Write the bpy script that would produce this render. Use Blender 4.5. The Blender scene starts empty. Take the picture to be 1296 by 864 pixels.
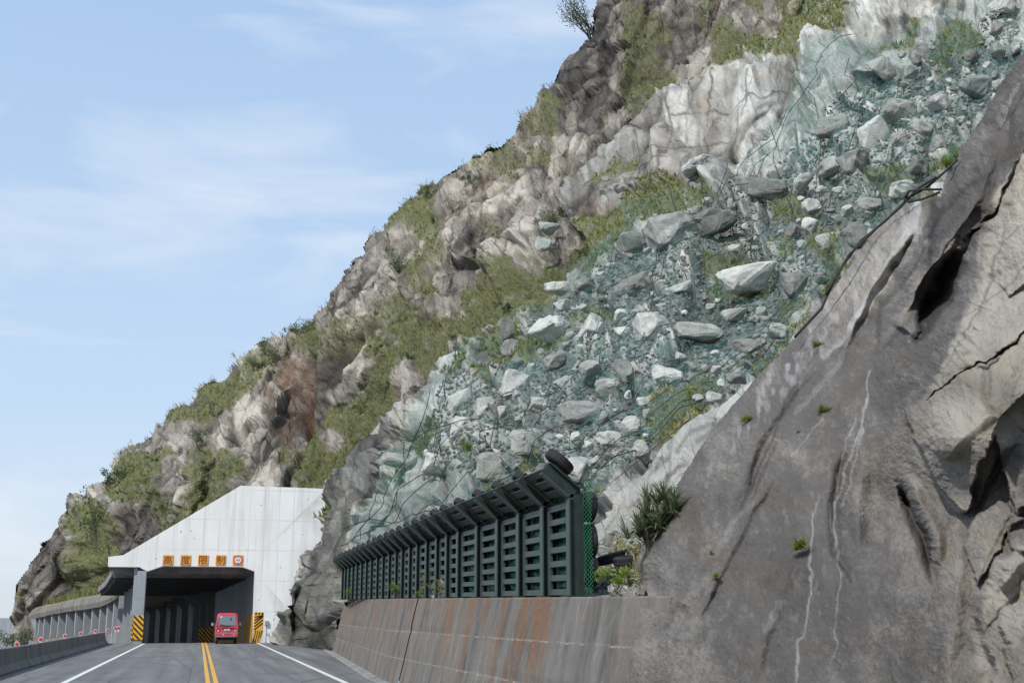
import bpy, bmesh, math, random
import numpy as np
from mathutils import Vector, Matrix
R = math.radians
rng = np.random.default_rng(7)
random.seed(7)
scene = bpy.context.scene
C = scene.collection

# ------------------------------------------------------------------ camera
F, CX, CY = 1500.0, 648.0, 432.0
PITCH = math.atan(348 / F)
YAW = math.atan(396 / F * math.cos(PITCH))          # camera looks this far right of the road (+Y)
CAM = np.array([0.0, 0.0, 1.55])
fw = np.array([math.sin(YAW) * math.cos(PITCH), math.cos(YAW) * math.cos(PITCH), math.sin(PITCH)])
rt = np.array([math.cos(YAW), -math.sin(YAW), 0.0])
up = np.cross(rt, fw)
cam_d = bpy.data.cameras.new('camera')
cam_d.sensor_width = 36.0
cam_d.lens = F / 1296 * 36
cam_d.clip_end = 40000
cam_d.clip_start = 0.1
cam = bpy.data.objects.new('camera', cam_d)
C.objects.link(cam)
M = Matrix.Identity(4)
for i in range(3):
    M[i][0] = rt[i]; M[i][1] = up[i]; M[i][2] = -fw[i]; M[i][3] = CAM[i]
cam.matrix_world = M
scene.camera = cam

def at(px, py, Y):
    """world points seen at photo pixel (px,py) that lie Y metres up the road"""
    px = np.asarray(px, float); py = np.asarray(py, float); Y = np.asarray(Y, float)
    d = (px - CX)[..., None] / F * rt + (CY - py)[..., None] / F * up + fw
    return CAM + d * (Y / d[..., 1])[..., None]

# ------------------------------------------------------------------ numpy noise
def _h(ix, iy, iz, s):
    n = (ix.astype(np.int64) * 374761393 + iy.astype(np.int64) * 668265263 + iz.astype(np.int64) * 2147483647 + s * 1274126177) & 0xffffffff
    n = ((n ^ (n >> 13)) * 1274126177) & 0xffffffff
    n = ((n ^ (n >> 16)) * 2246822519) & 0xffffffff
    n = n ^ (n >> 15)
    return (n & 0xffffff) / float(0xffffff)

def vnoise(p, s=0):
    i = np.floor(p).astype(np.int64); f = p - i
    f = f * f * f * (f * (f * 6 - 15) + 10)
    r = 0
    for a in (0, 1):
        wa = f[..., 0] if a else 1 - f[..., 0]
        for b in (0, 1):
            wb = f[..., 1] if b else 1 - f[..., 1]
            for c in (0, 1):
                wc = f[..., 2] if c else 1 - f[..., 2]
                r = r + wa * wb * wc * _h(i[..., 0] + a, i[..., 1] + b, i[..., 2] + c, s)
    return r * 2 - 1

def fbm(p, oct=4, s=0, gain=0.5):
    r = 0; a = 1; t = 0
    for k in range(oct):
        r = r + a * vnoise(p * (2.03 ** k) + 17.3 * k, s + k); t += a; a *= gain
    return r / t

def worley(p, s=0):
    """nearest and second distance, id random and tilt plane of the nearest cell"""
    i = np.floor(p).astype(np.int64)
    n = p.shape[:-1]
    d1 = np.full(n, 1e9); d2 = np.full(n, 1e9); h = np.zeros(n); tl = np.zeros(n)
    for a in (-1, 0, 1):
        for b in (-1, 0, 1):
            for c in (-1, 0, 1):
                x, y, z = i[..., 0] + a, i[..., 1] + b, i[..., 2] + c
                r1, r2, r3 = _h(x, y, z, s), _h(x, y, z, s + 11), _h(x, y, z, s + 23)
                dx, dy, dz = p[..., 0] - x - r1, p[..., 1] - y - r2, p[..., 2] - z - r3
                d = dx * dx + dy * dy + dz * dz
                near = d < d1
                d2 = np.where(near, d1, np.minimum(d2, d))
                t1, t2, t3 = _h(x, y, z, s + 31) - .5, _h(x, y, z, s + 41) - .5, _h(x, y, z, s + 51) - .5
                h = np.where(near, _h(x, y, z, s + 61), h)
                tl = np.where(near, (t1 * dx + t2 * dy + t3 * dz) * 2, tl)
                d1 = np.where(near, d, d1)
    return np.sqrt(d1), np.sqrt(d2), h, tl

def facets(p, size, s=0, warp=0.35, tilt=1.0, step=1.0, squash=(1, 1, 1), soft=.16):
    q = p * np.array(squash) / size
    q = q + warp * np.stack([vnoise(q * 1.1 + 5, s + 1), vnoise(q * 1.1 + 9, s + 2), vnoise(q * 1.1 + 13, s + 3)], -1)
    d1, d2, h, tl = worley(q, s)
    g = d2 - d1
    e = np.clip(g / 0.10, 0, 1)
    k = sstep(0, soft, g)
    return ((h - .5) * step * .9 + tl * tilt) * k + (k - 1) * .22, h, e

def sdf(poly, x, y):
    """signed distance, positive inside"""
    P = np.array(poly, float); n = len(P)
    d = np.full(x.shape, 1e9); ins = np.zeros(x.shape, bool)
    for k in range(n):
        x0, y0 = P[k]; x1, y1 = P[(k + 1) % n]
        ex, ey = x1 - x0, y1 - y0
        wx, wy = x - x0, y - y0
        t = np.clip((wx * ex + wy * ey) / (ex * ex + ey * ey + 1e-9), 0, 1)
        d = np.minimum(d, (wx - ex * t) ** 2 + (wy - ey * t) ** 2)
        c = ((y0 > y) != (y1 > y)) & (x < (x1 - x0) * (y - y0) / (y1 - y0 + 1e-12) + x0)
        ins ^= c
    d = np.sqrt(d)
    return np.where(ins, d, -d)

def pline(pts, x, y):
    d = np.full(x.shape, 1e9)
    for (x0, y0), (x1, y1) in zip(pts[:-1], pts[1:]):
        ex, ey = x1 - x0, y1 - y0
        t = np.clip(((x - x0) * ex + (y - y0) * ey) / (ex * ex + ey * ey), 0, 1)
        d = np.minimum(d, (x - x0 - ex * t) ** 2 + (y - y0 - ey * t) ** 2)
    return np.sqrt(d)

def pline_t(pts, x, y):
    L = [0.0]
    for (a, b), (c, d) in zip(pts[:-1], pts[1:]): L.append(L[-1] + math.hypot(c - a, d - b))
    d = np.full(x.shape, 1e9); tt = np.zeros(x.shape)
    for k, ((x0, y0), (x1, y1)) in enumerate(zip(pts[:-1], pts[1:])):
        ex, ey = x1 - x0, y1 - y0
        t = np.clip(((x - x0) * ex + (y - y0) * ey) / (ex * ex + ey * ey), 0, 1)
        q = (x - x0 - ex * t) ** 2 + (y - y0 - ey * t) ** 2; n = q < d
        d = np.where(n, q, d); tt = np.where(n, (L[k] + t * (L[k + 1] - L[k])) / L[-1], tt)
    return np.sqrt(d), tt

def sstep(a, b, x):
    t = np.clip((x - a) / (b - a), 0, 1)
    return t * t * (3 - 2 * t)

def rbf(ctrl, x, y):
    c = np.array(ctrl, float); P = c[:, :2] / 500; v = np.log(c[:, 2])
    n = len(P)
    def phi(r2):
        return np.where(r2 > 1e-12, .5 * r2 * np.log(r2 + 1e-20), 0)
    K = phi(((P[:, None] - P[None]) ** 2).sum(-1)) + np.eye(n) * 2e-3
    A = np.zeros((n + 3, n + 3)); A[:n, :n] = K
    A[:n, n] = 1; A[:n, n + 1:] = P; A[n, :n] = 1; A[n + 1:, :n] = P.T
    w = np.linalg.solve(A, np.concatenate([v, np.zeros(3)]))
    X, Yv = x / 500, y / 500
    r = w[n] + w[n + 1] * X + w[n + 2] * Yv
    for k in range(n):
        r = r + w[k] * phi((X - P[k, 0]) ** 2 + (Yv - P[k, 1]) ** 2)
    return np.exp(r)

# ------------------------------------------------------------------ object helpers
def children(o):
    return [c for c in bpy.data.objects if c.parent == o]

def tag(o, label=None, cat=None, group=None, kind=None):
    if label: o['label'] = label
    if cat: o['category'] = cat
    if group: o['group'] = group
    if kind: o['kind'] = kind
    return o

def empty(name, loc=(0, 0, 0), rz=0):
    o = bpy.data.objects.new(name, None); C.objects.link(o)
    o.location = loc; o.rotation_euler = (0, 0, rz); o.empty_display_size = .3
    return o

def mesh_np(name, verts, faces, mat, parent=None, smooth=False, attrs=None, matidx=None, vattrs=None):
    """verts (n,3), faces (m,k) all same size"""
    me = bpy.data.meshes.new(name)
    verts = np.asarray(verts, np.float32); faces = np.asarray(faces, np.int32)
    m, k = faces.shape
    me.vertices.add(len(verts)); me.vertices.foreach_set('co', verts.ravel())
    me.loops.add(m * k); me.loops.foreach_set('vertex_index', faces.ravel())
    me.polygons.add(m)
    me.polygons.foreach_set('loop_start', np.arange(0, m * k, k, dtype=np.int32))
    me.polygons.foreach_set('use_smooth', np.full(m, smooth))
    for mt in (mat if isinstance(mat, (list, tuple)) else [mat]): me.materials.append(mt)
    if matidx is not None: me.polygons.foreach_set('material_index', np.asarray(matidx, np.int32))
    me.update(calc_edges=True)
    for a, v in (attrs or {}).items():
        at_ = me.attributes.new(a, 'FLOAT', 'POINT'); at_.data.foreach_set('value', np.asarray(v, np.float32).ravel())
    for a, v in (vattrs or {}).items():
        at_ = me.attributes.new(a, 'FLOAT_VECTOR', 'POINT'); at_.data.foreach_set('vector', np.asarray(v, np.float32).ravel())
    o = bpy.data.objects.new(name, me); C.objects.link(o)
    if parent: o.parent = parent
    return o

class MB:
    """collects shapes, then build() links them as ONE mesh"""
    def __init__(s): s.v = []; s.f = []; s.mi = []
    def add(s, vs, fs, mi=0):
        b = len(s.v); s.v += [tuple(map(float, v)) for v in vs]
        s.f += [tuple(b + i for i in f) for f in fs]; s.mi += [mi] * len(fs); return s
    def box(s, lo, hi, mi=0, M=None):
        (a, b, c), (d, e, f) = lo, hi
        vs = [(a, b, c), (d, b, c), (d, e, c), (a, e, c), (a, b, f), (d, b, f), (d, e, f), (a, e, f)]
        if M is not None: vs = [tuple(M @ Vector(v)) for v in vs]
        return s.add(vs, [(0, 3, 2, 1), (4, 5, 6, 7), (0, 1, 5, 4), (1, 2, 6, 5), (2, 3, 7, 6), (3, 0, 4, 7)], mi)
    def bar(s, p, q, w, h, mi=0, upv=(0, 0, 1)):
        p, q = Vector(p), Vector(q); d = (q - p).normalized()
        a = d.cross(Vector(upv))
        if a.length < 1e-4: a = d.cross(Vector((1, 0, 0)))
        a.normalize(); b = a.cross(d)
        vs = []
        for c in (p, q):
            for i, j in ((-1, -1), (1, -1), (1, 1), (-1, 1)): vs.append(c + a * i * w / 2 + b * j * h / 2)
        return s.add(vs, [(0, 1, 2, 3), (7, 6, 5, 4), (0, 4, 5, 1), (1, 5, 6, 2), (2, 6, 7, 3), (3, 7, 4, 0)], mi)
    def tube(s, pts, r, n=6, mi=0):
        pts = [Vector(p) for p in pts]; vs = []; fs = []
        for k, p in enumerate(pts):
            d = (pts[min(k + 1, len(pts) - 1)] - pts[max(k - 1, 0)]).normalized()
            a = d.cross(Vector((0, 0, 1)))
            if a.length < 1e-3: a = Vector((1, 0, 0))
            a.normalize(); b = a.cross(d); rr = r[k] if isinstance(r, (list, tuple)) else r
            for j in range(n):
                t = 2 * math.pi * j / n; vs.append(p + a * math.cos(t) * rr + b * math.sin(t) * rr)
        for k in range(len(pts) - 1):
            for j in range(n):
                fs.append((k * n + j, k * n + (j + 1) % n, (k + 1) * n + (j + 1) % n, (k + 1) * n + j))
        fs.append(tuple(range(n - 1, -1, -1))); fs.append(tuple((len(pts) - 1) * n + j for j in range(n)))
        return s.add(vs, fs, mi)
    def disc(s, c, ax, r, t, n=20, mi=0, r2=None):
        """a short cylinder centred at c along axis ax"""
        ax = Vector(ax).normalized(); c = Vector(c)
        a = ax.orthogonal().normalized(); b = ax.cross(a); vs = []
        for k, rr in ((-.5, r), (.5, r if r2 is None else r2)):
            for j in range(n):
                q = 2 * math.pi * j / n; vs.append(c + ax * t * k + a * math.cos(q) * rr + b * math.sin(q) * rr)
        fs = [tuple(range(n - 1, -1, -1)), tuple(n + j for j in range(n))]
        fs += [(j, (j + 1) % n, n + (j + 1) % n, n + j) for j in range(n)]
        return s.add(vs, fs, mi)
    def prism(s, poly, f, mi=0, cap=True):
        """poly 2-D list; f(p, k) -> 3-D for k=0,1"""
        n = len(poly); vs = [f(p, 0) for p in poly] + [f(p, 1) for p in poly]
        fs = [(j, (j + 1) % n, n + (j + 1) % n, n + j) for j in range(n)]
        if cap: fs += [tuple(range(n - 1, -1, -1)), tuple(n + j for j in range(n))]
        return s.add(vs, fs, mi)
    def build(s, name, mat, parent=None, smooth=False, bevel=0, fix=True):
        me = bpy.data.meshes.new(name); me.from_pydata(s.v, [], s.f)
        for m in (mat if isinstance(mat, (list, tuple)) else [mat]): me.materials.append(m)
        for p, i in zip(me.polygons, s.mi): p.material_index = i; p.use_smooth = smooth
        if fix or bevel:
            bm = bmesh.new(); bm.from_mesh(me)
            bmesh.ops.recalc_face_normals(bm, faces=bm.faces)
            if bevel:
                bmesh.ops.bevel(bm, geom=[e for e in bm.edges if len(e.link_faces) == 2 and e.calc_face_angle(0) > .5], offset=bevel, segments=2, affect='EDGES', profile=.5)
            bm.to_mesh(me); bm.free()
        o = bpy.data.objects.new(name, me); C.objects.link(o)
        if parent: o.parent = parent
        return o

# ------------------------------------------------------------------ materials
class NT:
    def __init__(s, name):
        s.m = bpy.data.materials.new(name); s.m.use_nodes = True
        s.t = s.m.node_tree; s.b = s.t.nodes['Principled BSDF']; s.out = s.t.nodes['Material Output']
    def n(s, typ, **kw):
        x = s.t.nodes.new(typ)
        for k, v in kw.items():
            if k.startswith('i_'):
                key = k[2:]; key = int(key) if key.isdigit() else key.replace('_', ' ')
                x.inputs[key].default_value = v
            else: setattr(x, k, v)
        return x
    def l(s, a, b): s.t.links.new(a, b)
    def put(s, sock, v):
        if isinstance(v, bpy.types.NodeSocket): s.l(v, sock)
        elif isinstance(v, (tuple, list)): sock.default_value = (*v, 1) if len(v) == 3 and sock.type == 'RGBA' else v
        else: sock.default_value = v
    def mix(s, f, a, b, mode='MIX'):
        x = s.n('ShaderNodeMix', data_type='RGBA', blend_type=mode)
        s.put(x.inputs[0], f); s.put(x.inputs[6], a); s.put(x.inputs[7], b); return x.outputs[2]
    def math(s, op, a, b=0.0, c=0.0, clamp=False):
        x = s.n('ShaderNodeMath', operation=op, use_clamp=clamp)
        s.put(x.inputs[0], a); s.put(x.inputs[1], b); s.put(x.inputs[2], c); return x.outputs[0]
    def attr(s, name): return s.n('ShaderNodeAttribute', attribute_name=name).outputs['Fac']
    def co(s, scale=(1, 1, 1), rot=(0, 0, 0), obj=False):
        tc = s.n('ShaderNodeTexCoord') if obj else s.n('ShaderNodeNewGeometry')
        mp = s.n('ShaderNodeMapping'); mp.inputs['Scale'].default_value = scale; mp.inputs['Rotation'].default_value = rot
        s.l(tc.outputs['Object' if obj else 'Position'], mp.inputs['Vector']); return mp.outputs[0]
    def noise(s, co, scale, det=6, rough=.6, dist=0):
        x = s.n('ShaderNodeTexNoise'); s.l(co, x.inputs['Vector'])
        x.inputs['Scale'].default_value = scale; x.inputs['Detail'].default_value = det
        x.inputs['Roughness'].default_value = rough; x.inputs['Distortion'].default_value = dist; return x.outputs['Fac']
    def voro(s, co, scale, feat='DISTANCE_TO_EDGE', out='Distance'):
        x = s.n('ShaderNodeTexVoronoi', feature=feat); s.l(co, x.inputs['Vector']); x.inputs['Scale'].default_value = scale; return x.outputs[out]
    def ramp(s, f, stops):
        x = s.n('ShaderNodeValToRGB'); e = x.color_ramp.elements
        while len(e) < len(stops): e.new(.5)
        for el, (p, c) in zip(e, stops):
            el.position = p; el.color = (c, c, c, 1) if isinstance(c, (int, float)) else (*c, 1)
        s.put(x.inputs[0], f); return x.outputs[0]
    def bump(s, h, dist=.1, strength=.6, prev=None):
        x = s.n('ShaderNodeBump'); s.l(h, x.inputs['Height']); x.inputs['Distance'].default_value = dist
        x.inputs['Strength'].default_value = strength
        if prev is not None: s.l(prev, x.inputs['Normal'])
        return x.outputs[0]
    def done(s, col=None, rough=None, nrm=None, metal=None, spec=None):
        if col is not None: s.put(s.b.inputs['Base Color'], col)
        if rough is not None: s.put(s.b.inputs['Roughness'], rough)
        if nrm is not None: s.l(nrm, s.b.inputs['Normal'])
        if metal is not None: s.b.inputs['Metallic'].default_value = metal
        if spec is not None: s.b.inputs['Specular IOR Level'].default_value = spec
        return s.m

def rock_mat(name, dark, mid, pale, sc=1.0, crack=.7, rust=(.20, .075, .035), green=(.135, .145, .062), bumpd=.25, teal=(.13, .22, .20), streak=.35, cell=.5, grain=.3):
    """sc: feature size in metres of the main fractures"""
    N = NT(name); co0 = N.n('ShaderNodeAttribute', attribute_name='rest').outputs['Vector']
    # jagged coordinates: every fracture pattern is looked up at a wobbled place
    wn = N.n('ShaderNodeTexNoise'); N.l(co0, wn.inputs['Vector']); wn.inputs['Scale'].default_value = 2.2 / sc; wn.inputs['Detail'].default_value = 5; wn.inputs['Roughness'].default_value = .6
    sub = N.n('ShaderNodeVectorMath', operation='SUBTRACT'); N.l(wn.outputs['Color'], sub.inputs[0]); sub.inputs[1].default_value = (.5, .5, .5)
    scl = N.n('ShaderNodeVectorMath', operation='SCALE'); N.l(sub.outputs[0], scl.inputs[0]); scl.inputs['Scale'].default_value = .42 * sc
    add = N.n('ShaderNodeVectorMath', operation='ADD'); N.l(co0, add.inputs[0]); N.l(scl.outputs[0], add.inputs[1]); co = add.outputs[0]
    mp_ = N.n('ShaderNodeMapping'); mp_.inputs['Scale'].default_value = (1, 1, .5); mp_.inputs['Rotation'].default_value = (.25, .35, 0); N.l(co, mp_.inputs[0]); cs = mp_.outputs[0]
    ms = N.n('ShaderNodeMapping'); ms.inputs['Scale'].default_value = (1, 1, .16); ms.inputs['Rotation'].default_value = (.12, .2, 0); N.l(co, ms.inputs[0]); cst = ms.outputs[0]
    n1 = N.noise(co0, .55 / sc, 8, .65, .4); n2 = N.noise(co0, 5 / sc, 8, .72); nst = N.noise(cst, 2.2 / sc, 6, .65, .2); fine = N.noise(co0, 26 / sc, 5, .75)
    v1 = N.voro(cs, .62 / sc); v2 = N.voro(cs, 1.9 / sc); v3 = N.voro(co, 5.2 / sc)
    def cellr(scale):
        x = N.n('ShaderNodeSeparateColor'); N.l(N.voro(cs, scale, 'F1', 'Color'), x.inputs[0]); return x.outputs[0]
    k1, k2 = cellr(1.9 / sc), cellr(5.2 / sc)  # per-cell tone: stone variety, also painting facets as if lit differently
    t = N.attr('tone')
    for f, w in ((n1, .8), (n2, .55), (nst, streak * 1.5), (fine, .45), (k1, cell * .55), (k2, cell * .45)):
        t = N.math('ADD', t, N.math('MULTIPLY', N.math('SUBTRACT', f, .5), w))
    col = N.ramp(t, [(.05, dark), (.5, mid), (.95, pale)])
    c1 = N.ramp(v1, [(0, .15), (.02, .55), (.05, 1)]); c2 = N.ramp(v2, [(0, .3), (.03, .7), (.07, 1)]); c3 = N.ramp(v3, [(0, .5), (.06, 1)])
    mk = N.ramp(N.noise(co0, 1.1 / sc, 4, .6), [(.42, .15), (.58, 1)])
    for c_, w in ((c1, crack), (c2, crack * .9), (c3, crack * .7)):
        col = N.mix(N.math('MULTIPLY', mk, w), col, N.mix(1.0, col, c_, 'MULTIPLY'))
    col = N.mix(N.attr('crease'), col, N.mix(1.0, col, (.30, .29, .28), 'MULTIPLY'))  # cracks, plus shade painted into the gaps between blocks
    rn = N.ramp(N.noise(cst, 1.7 / sc, 7, .7, .6), [(.38, 0), (.58, .85)])
    rf = N.math('MULTIPLY', N.attr('rust'), rn)
    rc = N.mix(N.ramp(n2, [(.35, 0), (.65, 1)]), (.06, .032, .026), (rust[0] * 1.25, rust[1] * 1.75, rust[2] * 1.7))
    col = N.mix(rf, col, rc)
    # faint brown earth staining everywhere
    col = N.mix(N.ramp(N.noise(co0, .9 / sc, 7, .75, .8), [(.50, 0), (.68, .5)]), col, N.mix(1.0, col, (.98, .82, .62), 'MULTIPLY'))
    tf = N.math('MULTIPLY', N.attr('teal'), N.ramp(N.noise(cs, .8 / sc, 6, .75, 1.0), [(.42, 0), (.7, .7)]))
    col = N.mix(tf, col, N.mix(1.0, col, (.66, .90, .85), 'MULTIPLY'))
    col = N.mix(N.math('MULTIPLY', N.attr('white'), N.ramp(N.noise(co0, 7 / sc, 6, .75), [(.3, .25), (.6, 1)])), col, (.52, .51, .49))
    gn = N.ramp(N.math('ADD', N.math('MULTIPLY', n2, .6), N.math('MULTIPLY', fine, .5)), [(.35, (green[0] * .45, green[1] * .45, green[2] * .6)), (.55, green), (.75, (green[0] * 1.7, green[1] * 1.45, green[2] * 1.6))])
    gf = N.math('MULTIPLY', N.attr('grass'), 1.0, clamp=True)
    gf = N.math('MULTIPLY', gf, N.ramp(n2, [(.36, .35), (.5, 1)]))
    col = N.mix(gf, col, gn)
    h = N.math('ADD', N.math('MULTIPLY', n2, .5), N.math('MULTIPLY', n1, .3))
    h = N.math('ADD', h, N.math('MULTIPLY', c2, .30 * crack)); h = N.math('ADD', h, N.math('MULTIPLY', c3, .12 * crack))
    h = N.math('ADD', h, N.math('MULTIPLY', k1, cell * .5)); h = N.math('ADD', h, N.math('MULTIPLY', k2, cell * .25))
    h = N.math('ADD', h, N.math('MULTIPLY', fine, grain))
    return N.done(col, .95, N.bump(h, bumpd * sc, .9), spec=.12)

MT = {}
MT['far'] = rock_mat('far_cliff_rock', (.095, .084, .075), (.275, .245, .208), (.60, .545, .465), sc=3.2, crack=.85, bumpd=.22, cell=.6, streak=.3)
MT['scree'] = rock_mat('scree_rock', (.12, .117, .105), (.31, .305, .275), (.62, .605, .55), sc=1.5, crack=.65, bumpd=.2, cell=.5, streak=.25)
MT['near'] = rock_mat('sprayed_rock', (.066, .061, .056), (.150, .138, .126), (.44, .395, .33), sc=.7, crack=.12, bumpd=.16, streak=.25, cell=.0, grain=.4)

def boulder_mat(name, a, b, c):
    N = NT(name); co = N.co(obj=True); oi = N.n('ShaderNodeObjectInfo').outputs['Random']
    cw = N.co()
    n = N.noise(cw, 1.6, 8, .75, .5); n2 = N.noise(cw, 9, 8, .8)
    t = N.math('ADD', N.math('MULTIPLY', n, .8), N.math('MULTIPLY', n2, .4)); t = N.math('ADD', t, N.math('MULTIPLY', N.math('SUBTRACT', oi, .5), .45))
    col = N.ramp(t, [(.3, a), (.58, b), (.88, c)])
    cr = N.ramp(N.voro(cw, 1.9), [(0, .5), (.03, 1)])
    col = N.mix(.5, col, N.mix(1.0, col, cr, 'MULTIPLY'))
    g = N.ramp(N.noise(N.co(scale=(1, 1, .5)), .9, 5, .7, 1.2), [(.45, 0), (.75, .7)])
    col = N.mix(g, col, N.mix(1.0, col, (.66, .88, .83), 'MULTIPLY'))
    ru = N.ramp(N.noise(cw, .55, 5, .7, .8), [(.66, 0), (.74, .6)])
    col = N.mix(ru, col, (.20, .12, .08))
    return N.done(col, .93, N.bump(N.math('ADD', n, N.math('MULTIPLY', n2, .35)), .12, .7), spec=.15)
MT['boulder'] = boulder_mat('boulder_stone', (.165, .165, .148), (.34, .34, .31), (.62, .61, .56))
MT['rubble'] = boulder_mat('rubble_stone', (.16, .155, .14), (.31, .305, .28), (.56, .55, .50))

def plain(name, col, rough=.6, metal=0, var=.15, sc=3, bump=0, spec=.3, dirt=None):
    N = NT(name); co = N.co(obj=True)
    n = N.noise(co, sc, 6, .65)
    d = tuple(c * (1 - var) for c in col); e = tuple(min(1, c * (1 + var)) for c in col)
    c = N.ramp(n, [(.3, d), (.7, e)])
    if dirt:
        c = N.mix(N.ramp(N.noise(co, sc * 2.3, 8, .75, .6), [(.5, 0), (.72, dirt[3])]), c, dirt[:3])
    nr = N.bump(N.noise(co, sc * 12, 5, .6), bump, .6) if bump else None
    return N.done(c, rough, nr, metal, spec)

def concrete(name, col, stain=(.06, .055, .05), sc=1.0, rust=0.0, streak=.6, pale=None, lines=None):
    """weathered concrete with vertical run-off streaks"""
    N = NT(name); co = N.co(); cs = N.co(scale=(1, 1, .11))
    n = N.noise(co, .7 / sc, 8, .7); st = N.noise(cs, 1.3 / sc, 8, .62, .5); fine = N.noise(co, 14 / sc, 7, .75); blot = N.noise(co, 2.6 / sc, 8, .75, .6)
    base = N.ramp(n, [(.25, tuple(c * .70 for c in col)), (.75, tuple(min(.9, c * 1.22) for c in col))])
    base = N.mix(.45, base, N.ramp(fine, [(.3, tuple(c * .6 for c in col)), (.7, tuple(min(.9, c * 1.2) for c in col))]))
    c = N.mix(N.math('MULTIPLY', N.math('MULTIPLY', N.ramp(st, [(.46, 0), (.66, 1)]), N.ramp(blot, [(.3, .3), (.6, 1)])), streak), base, stain)
    if pale: c = N.mix(N.math('MULTIPLY', N.ramp(N.noise(cs, 2.3 / sc, 8, .7, .5), [(.52, 0), (.68, .6)]), N.ramp(blot, [(.4, .2), (.6, 1)])), c, pale)
    if rust:
        r1 = N.ramp(N.noise(cs, 1.15 / sc, 8, .70, .4), [(.455, 0), (.60, 1)])
        c = N.mix(N.math('MULTIPLY', N.math('MULTIPLY', N.math('MULTIPLY', r1, N.ramp(blot, [(.3, .35), (.6, 1)])), N.attr('rust')), rust, clamp=True), c, N.ramp(fine, [(.3, (.11, .06, .035)), (.7, (.28, .15, .08))]))
        sx_ = N.n('ShaderNodeSeparateXYZ'); N.l(co, sx_.inputs[0])
        for zz in (.62, 1.22):
            ln = N.math('LESS_THAN', N.math('ABSOLUTE', N.math('ADD', N.math('SUBTRACT', sx_.outputs[2], zz), N.math('MULTIPLY', N.math('SUBTRACT', blot, .5), .12))), .012)
            c = N.mix(N.math('MULTIPLY', ln, N.ramp(blot, [(.42, 0), (.6, .6)])), c, (.38, .35, .31))
    b = N.bump(N.math('ADD', N.math('MULTIPLY', n, .5), N.math('MULTIPLY', fine, .35)), .03 * sc, .8)
    return N.done(c, .9, b, spec=.2)

MT['conc'] = concrete('grey_concrete', (.27, .265, .25))
MT['conc_old'] = concrete('old_stained_concrete', (.24, .215, .185), stain=(.07, .062, .055), sc=1.6, streak=.75)
MT['conc_blue'] = concrete('blue_grey_column_concrete', (.34, .36, .38), stain=(.16, .16, .16), streak=.4)
MT['barrier'] = concrete('barrier_concrete', (.22, .215, .20), stain=(.07, .065, .06), sc=.8, streak=.8)
MT['wall'] = concrete('rust_streaked_concrete', (.178, .17, .155), stain=(.05, .045, .04), sc=.7, rust=1.3, streak=.75, pale=(.36, .34, .31))
MT['inner'] = concrete('tunnel_wall_concrete', (.30, .31, .33), stain=(.12, .12, .13), streak=.5)
MT['dark'] = concrete('dark_concrete', (.07, .07, .07), stain=(.03, .03, .03))  # much darker concrete, used on the deeper roof beams

def white_mat():
    N = NT('whitewashed_concrete'); co = N.co(); cs = N.co(scale=(1, 1, .05))
    n = N.noise(co, .5, 8, .7); c = N.ramp(n, [(.3, (.78, .765, .725)), (.6, (.87, .855, .815))])
    st = N.ramp(N.noise(cs, 1.8, 7, .7), [(.50, 0), (.70, .55)]); c = N.mix(st, c, (.50, .48, .43))
    sp = N.ramp(N.noise(N.co(scale=(1, 1, .35)), 3.2, 6, .8, .5), [(.68, 0), (.74, .6)]); c = N.mix(sp, c, (.42, .33, .22)); c = N.mix(N.ramp(N.noise(cs, 7, 5, .8), [(.58, 0), (.7, .35)]), c, (.45, .42, .36))
    # formwork seams
    g = N.n('ShaderNodeNewGeometry'); sx = N.n('ShaderNodeSeparateXYZ'); N.l(g.outputs['Position'], sx.inputs[0])
    for o, per in ((sx.outputs[0], .9), (sx.outputs[2], 1.85)):
        w = N.n('ShaderNodeMath', operation='PINGPONG'); N.l(o, w.inputs[0]); w.inputs[1].default_value = per / 2
        seam = N.math('MULTIPLY', N.math('LESS_THAN', w.outputs[0], .022), N.ramp(n, [(.42, .08), (.6, .45)]))
        c = N.mix(seam, c, (.36, .34, .31))
    c = N.mix(N.ramp(N.noise(co, 3.3, 3, .5), [(.70, 0), (.73, .6)]), c, (.30, .26, .21))
    e = N.math('MULTIPLY', N.attr('rust'), N.ramp(N.noise(co, 1.5, 6, .7), [(.3, .5), (.6, 1)]))
    c = N.mix(e, c, (.26, .24, .22))
    return N.done(c, .85, N.bump(N.noise(co, 9, 6, .6), .02, .6), spec=.2)
MT['white'] = white_mat()

def asphalt():
    N = NT('asphalt'); co = N.co()
    n = N.noise(co, .35, 6, .6); f = N.noise(co, 45, 4, .7); l = N.noise(N.co(scale=(1.6, .05, 1)), 1.2, 5, .6)
    c = N.ramp(n, [(.3, (.15, .147, .145)), (.7, (.19, .186, .183))])
    c = N.mix(.5, c, N.mix(1.0, c, N.ramp(l, [(.38, .55), (.62, 1.3)]), 'MULTIPLY'))
    c = N.mix(.35, c, N.mix(1.0, c, N.ramp(f, [(.35, .5), (.65, 1.6)]), 'MULTIPLY'))
    pt = N.ramp(N.voro(N.co(scale=(.28, .05, 1)), 1.0, 'F1', 'Color'), [(.3, .9), (.7, 1.1)])
    c = N.mix(.5, c, N.mix(1.0, c, pt, 'MULTIPLY'))
    crk = N.ramp(N.voro(N.co(scale=(1.0, .22, 1)), .35), [(0, .45), (.012, 1)])
    c = N.mix(.7, c, N.mix(1.0, c, crk, 'MULTIPLY'))
    return N.done(c, .82, N.bump(f, .012, .6), spec=.3)
MT['asphalt'] = asphalt()
def paint(name, col, wear=.35):
    N = NT(name); co = N.co()
    f = N.ramp(N.noise(co, 9, 7, .75), [(.5, 0), (.68, wear)])
    return N.done(N.mix(f, col, (.13, .13, .13)), .7, spec=.3)
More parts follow.
